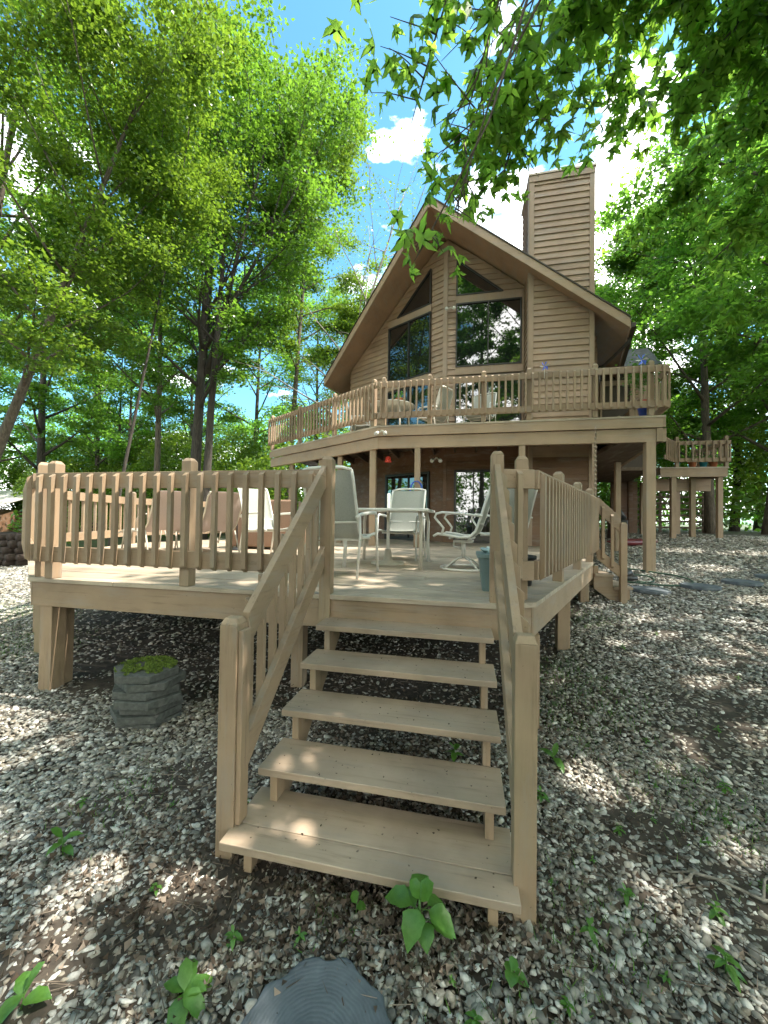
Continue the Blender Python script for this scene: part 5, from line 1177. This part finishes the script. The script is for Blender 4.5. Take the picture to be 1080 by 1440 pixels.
# overhanging maple: trunk right of the viewer, boughs reaching over the steps
def overhang():
    rng = np.random.default_rng(77)
    B = np.array([4.3, 0.2, 0.0]); root = empty('overhanging_maple', B, 'big maple at the right whose leafy boughs hang over the upper right corner', 'tree')
    T = MB(); top = np.array([4.0, 0.6, 11.0]); tp = [B+(top-B)*i/10+np.array([0.12*math.sin(i), 0.1*math.cos(i*1.3), 0])*(i > 0) for i in range(11)]
    T.tube(tp, [0.26*(1-i/11.5)+0.02 for i in range(11)], 12)
    # bough: start height on trunk, end point, sag, leaf density
    boughs = [(6.4, (-0.32, 2.52, 4.80), 0.6, 130, 0.82), (6.2, (0.0, 2.58, 4.72), 0.6, 170, 0.86), (6.0, (-0.03, 2.66, 4.42), 0.5, 130, 0.90), (6.0, (0.24, 2.90, 4.48), 0.5, 130, 0.89), (5.6, (-0.05, 2.40, 3.90), 0.5, 18, 0.96), (5.6, (-0.19, 2.13, 3.50), 0.6, 12, 0.985),
              (6.4, (0.33, 2.85, 4.85), 0.5, 300, 0.74), (6.2, (0.62, 2.95, 5.1), 0.4, 500, 0.60), (5.8, (0.36, 2.48, 4.95), 0.4, 300, 0.68), (5.6, (1.0, 3.3, 5.35), 0.4, 528, 0.5), (5.2, (1.5, 3.5, 5.1), 0.5, 594, 0.45), (4.6, (1.95, 4.2, 4.75), 0.4, 594, 0.45), (4.2, (2.65, 4.8, 4.3), 0.3, 594, 0.42), (3.6, (3.2, 5.2, 3.9), 0.2, 462, 0.42),
              (4.0, (2.4, 3.75, 4.25), 0.3, 561, 0.42), (5.0, (1.1, 2.85, 5.2), 0.4, 528, 0.5), (4.6, (1.65, 3.05, 4.85), 0.4, 561, 0.45), (4.8, (2.1, 3.2, 5.0), 0.3, 561, 0.42), (3.3, (3.9, 5.6, 3.7), 0.1, 330, 0.42),
              (6.0, (2.9, 4.6, 6.2), 0.3, 280, 0.42), (6.4, (1.2, 1.2, 7.2), 0, 140, 0.42), (6.8, (3.6, 3.0, 7.6), 0, 180, 0.42), (7.5, (2.0, 2.4, 8.6), 0, 140, 0.42), (7.0, (5.5, 3.6, 7.6), 0, 180, 0.42), (6.5, (6.4, 1.4, 7.5), 0, 180, 0.42), (5.5, (6.6, 0.2, 6.4), 0, 160, 0.42), (8.5, (4.2, 2.2, 10), 0, 160, 0.42), (6, (4.8, -2.2, 7.5), 0, 160, 0.42), (6.2, (2.0, -1.6, 7.4), 0, 160, 0.42)]
    CC = []; SZ = []
    for (h0, e, sag, nl, q0) in boughs:
        s0, _ = interp(tp, h0/11); e = np.array(e); pts = []
        for i in range(9):
            q = i/8
            if q0 > 0.59: ct = e+np.array([0.75, -0.35, 2.4]); p = s0*(1-q)**2+ct*2*q*(1-q)+e*q*q-np.array([0, 0, sag*0.5])*q*q+rng.normal(0, 0.03, 3)*(i > 0)
            else: p = s0*(1-q)+e*q; p = p+np.array([0, 0, 0.72*math.sin(math.pi*q*0.75)])-np.array([0, 0, sag])*q*q+rng.normal(0, 0.03, 3)*(i > 0)
            pts.append(p)
        L = np.linalg.norm(e-s0); T.tube(pts, [(0.045 if q0 < 0.6 else 0.016)*(1-q/8.6)+0.003 for q in range(9)], 7)
        for j in range(11):
            q = q0+(1-q0)*(j+rng.uniform(0.2, .8))/11; p, d = interp(pts, q); dd = d+rng.normal(0, 0.75, 3); dd[2] = -0.25+rng.normal(0, 0.25); dd /= np.linalg.norm(dd)
            tw = limb_path(p, dd, rng.uniform(0.35, 0.75)*(1 if q0 < 0.6 else 0.62 if q0 < 0.95 else 0.2), 4, rng, -0.35); T.tube(tw, [0.006, 0.005, 0.004, 0.003, 0.002], 4)
            m_ = max(1, int(nl/11))
            for _ in range(m_):
                c, _d = interp(tw, rng.uniform(0.15, 1.0)); CC.append(c+rng.normal(0, 1, 3)*np.array([0.11, 0.11, 0.07])-np.array([0, 0, 0.04])); SZ.append(rng.uniform(0.07, 0.14))
    T.build('trunk', M['bark'], root)
    C, kp = open_gaps(np.array(CC)); V, F, k_ = leaf_arrays(C, np.array(SZ)[kp], rng, 'maple', nspread=0.85, fold=0.3, droop=1.5)
    rawmesh('crown', V, F, k_, M['leafM'], root, loc=B)
overhang()
# low undergrowth and far wood
def undergrowth(name, spots, n, lsize, label, mat, hh=1.2):
    r_ = np.random.default_rng(hash(name) % 1000 if False else len(name)); C = []
    w_ = np.array([float(s[2]**2*s[3]) for s in spots]); w_ = w_/w_.sum(); idx = r_.choice(len(spots), n, p=w_)
    S = np.array(spots, dtype=float)[idx]; u = r_.normal(0, 1, (n, 3)); u /= np.linalg.norm(u, axis=1, keepdims=True); u *= r_.uniform(0.55, 1.0, (n, 1))**0.5
    x = S[:, 0]+u[:, 0]*S[:, 2]; y = S[:, 1]+u[:, 1]*S[:, 2]; z = gz(x, y)+S[:, 3]*(0.5+0.5*u[:, 2])+r_.normal(0, 0.08, n)
    V, F, k_ = leaf_arrays(np.stack([x, y, z], 1), r_.uniform(0.7, 1.3, n)*lsize, r_, nspread=0.8); o = rawmesh(name, V, F, k_, M[mat]); tag(o, label, 'undergrowth', kind='stuff')
r6 = random.Random(3)
sp_ = [(-30+3.0*i+r6.uniform(-1, 1), 26+r6.uniform(-3, 4)-abs(i-5)*0.2, r6.uniform(1.8, 3.0), r6.uniform(2.5, 6.5)) for i in range(11)]+[(-36, 14, 3, 5), (-33, 10, 3, 5), (-35, 18, 3, 6), (-24, 11, 1.6, 2.2), (-21.5, 12.5, 1.2, 2.0), (-17.5, 13, 1.2, 2.2)]
undergrowth('undergrowth', sp_, 60000, 0.22, 'mixed bushes and saplings at the back of the wood', 'leafB')
sp_ = [(-8.8, 14.8, 1.3, 3.6), (-7.2, 14.5, 1.4, 4.4), (-6.0, 15.4, 1.3, 4.6), (-9.8, 16.0, 1.4, 3.6), (-12.5, 17, 1.3, 3.2), (-15, 16, 1.2, 2.5)]
sp_ += [(-28, 22, 3, 7), (-24, 24, 3, 7), (-20, 22, 3, 7), (-17, 20, 2.4, 6), (-14.5, 19, 2.0, 5.0), (-12.5, 19, 2.0, 5.5), (-10.5, 19, 1.8, 5.5), (-31, 19, 2.5, 6), (-33, 15, 2.5, 6), (8, 21, 2, 6), (11, 20, 2, 7), (14.5, 20.5, 2.2, 8), (6.2, 20, 1.4, 5), (17, 19, 2, 8), (-18, 18, 2, 4), (-24, 19, 2.5, 5)]
undergrowth('sunny_saplings', sp_, 150000, 0.16, 'bright yellow-green saplings growing behind the deck and the house', 'leafA')
sp_ = [(9.5, 18, 1.6, 2.4), (11, 17.5, 1.4, 2.2), (12.5, 16.5, 1.6, 2.6), (11.7, 15, 1.2, 1.3), (14, 20, 2.5, 4), (8, 23, 3, 5), (5.5, 21, 2.2, 4.5), (12, 26, 3, 7), (16, 22, 3, 6), (18, 28, 4, 9), (3, 24, 3, 5), (7, 30, 5, 10), (14, 32, 5, 10), (-2, 34, 5, 9), (-16, 36, 6, 12), (-26, 38, 7, 12), (-38, 32, 7, 12), (-46, 22, 7, 12), (24, 24, 6, 12)]
undergrowth('far_wood', sp_, 90000, 0.25, 'dense green wood closing the view on all sides', 'leafC')

sp_ = [(-4, -14, 3, 5), (2, -18, 4, 7), (8, -12, 3, 6), (-12, -10, 4, 7), (-18, -4, 4, 7), (14, -10, 4, 7), (-6, -22, 6, 10), (8, -24, 6, 10), (18, -2, 4, 8), (20, -18, 6, 10), (-20, -18, 6, 10), (-26, 4, 4, 6)]
undergrowth('wood_behind', sp_, 50000, 0.32, 'green wood closing the view behind the viewer', 'leafC')
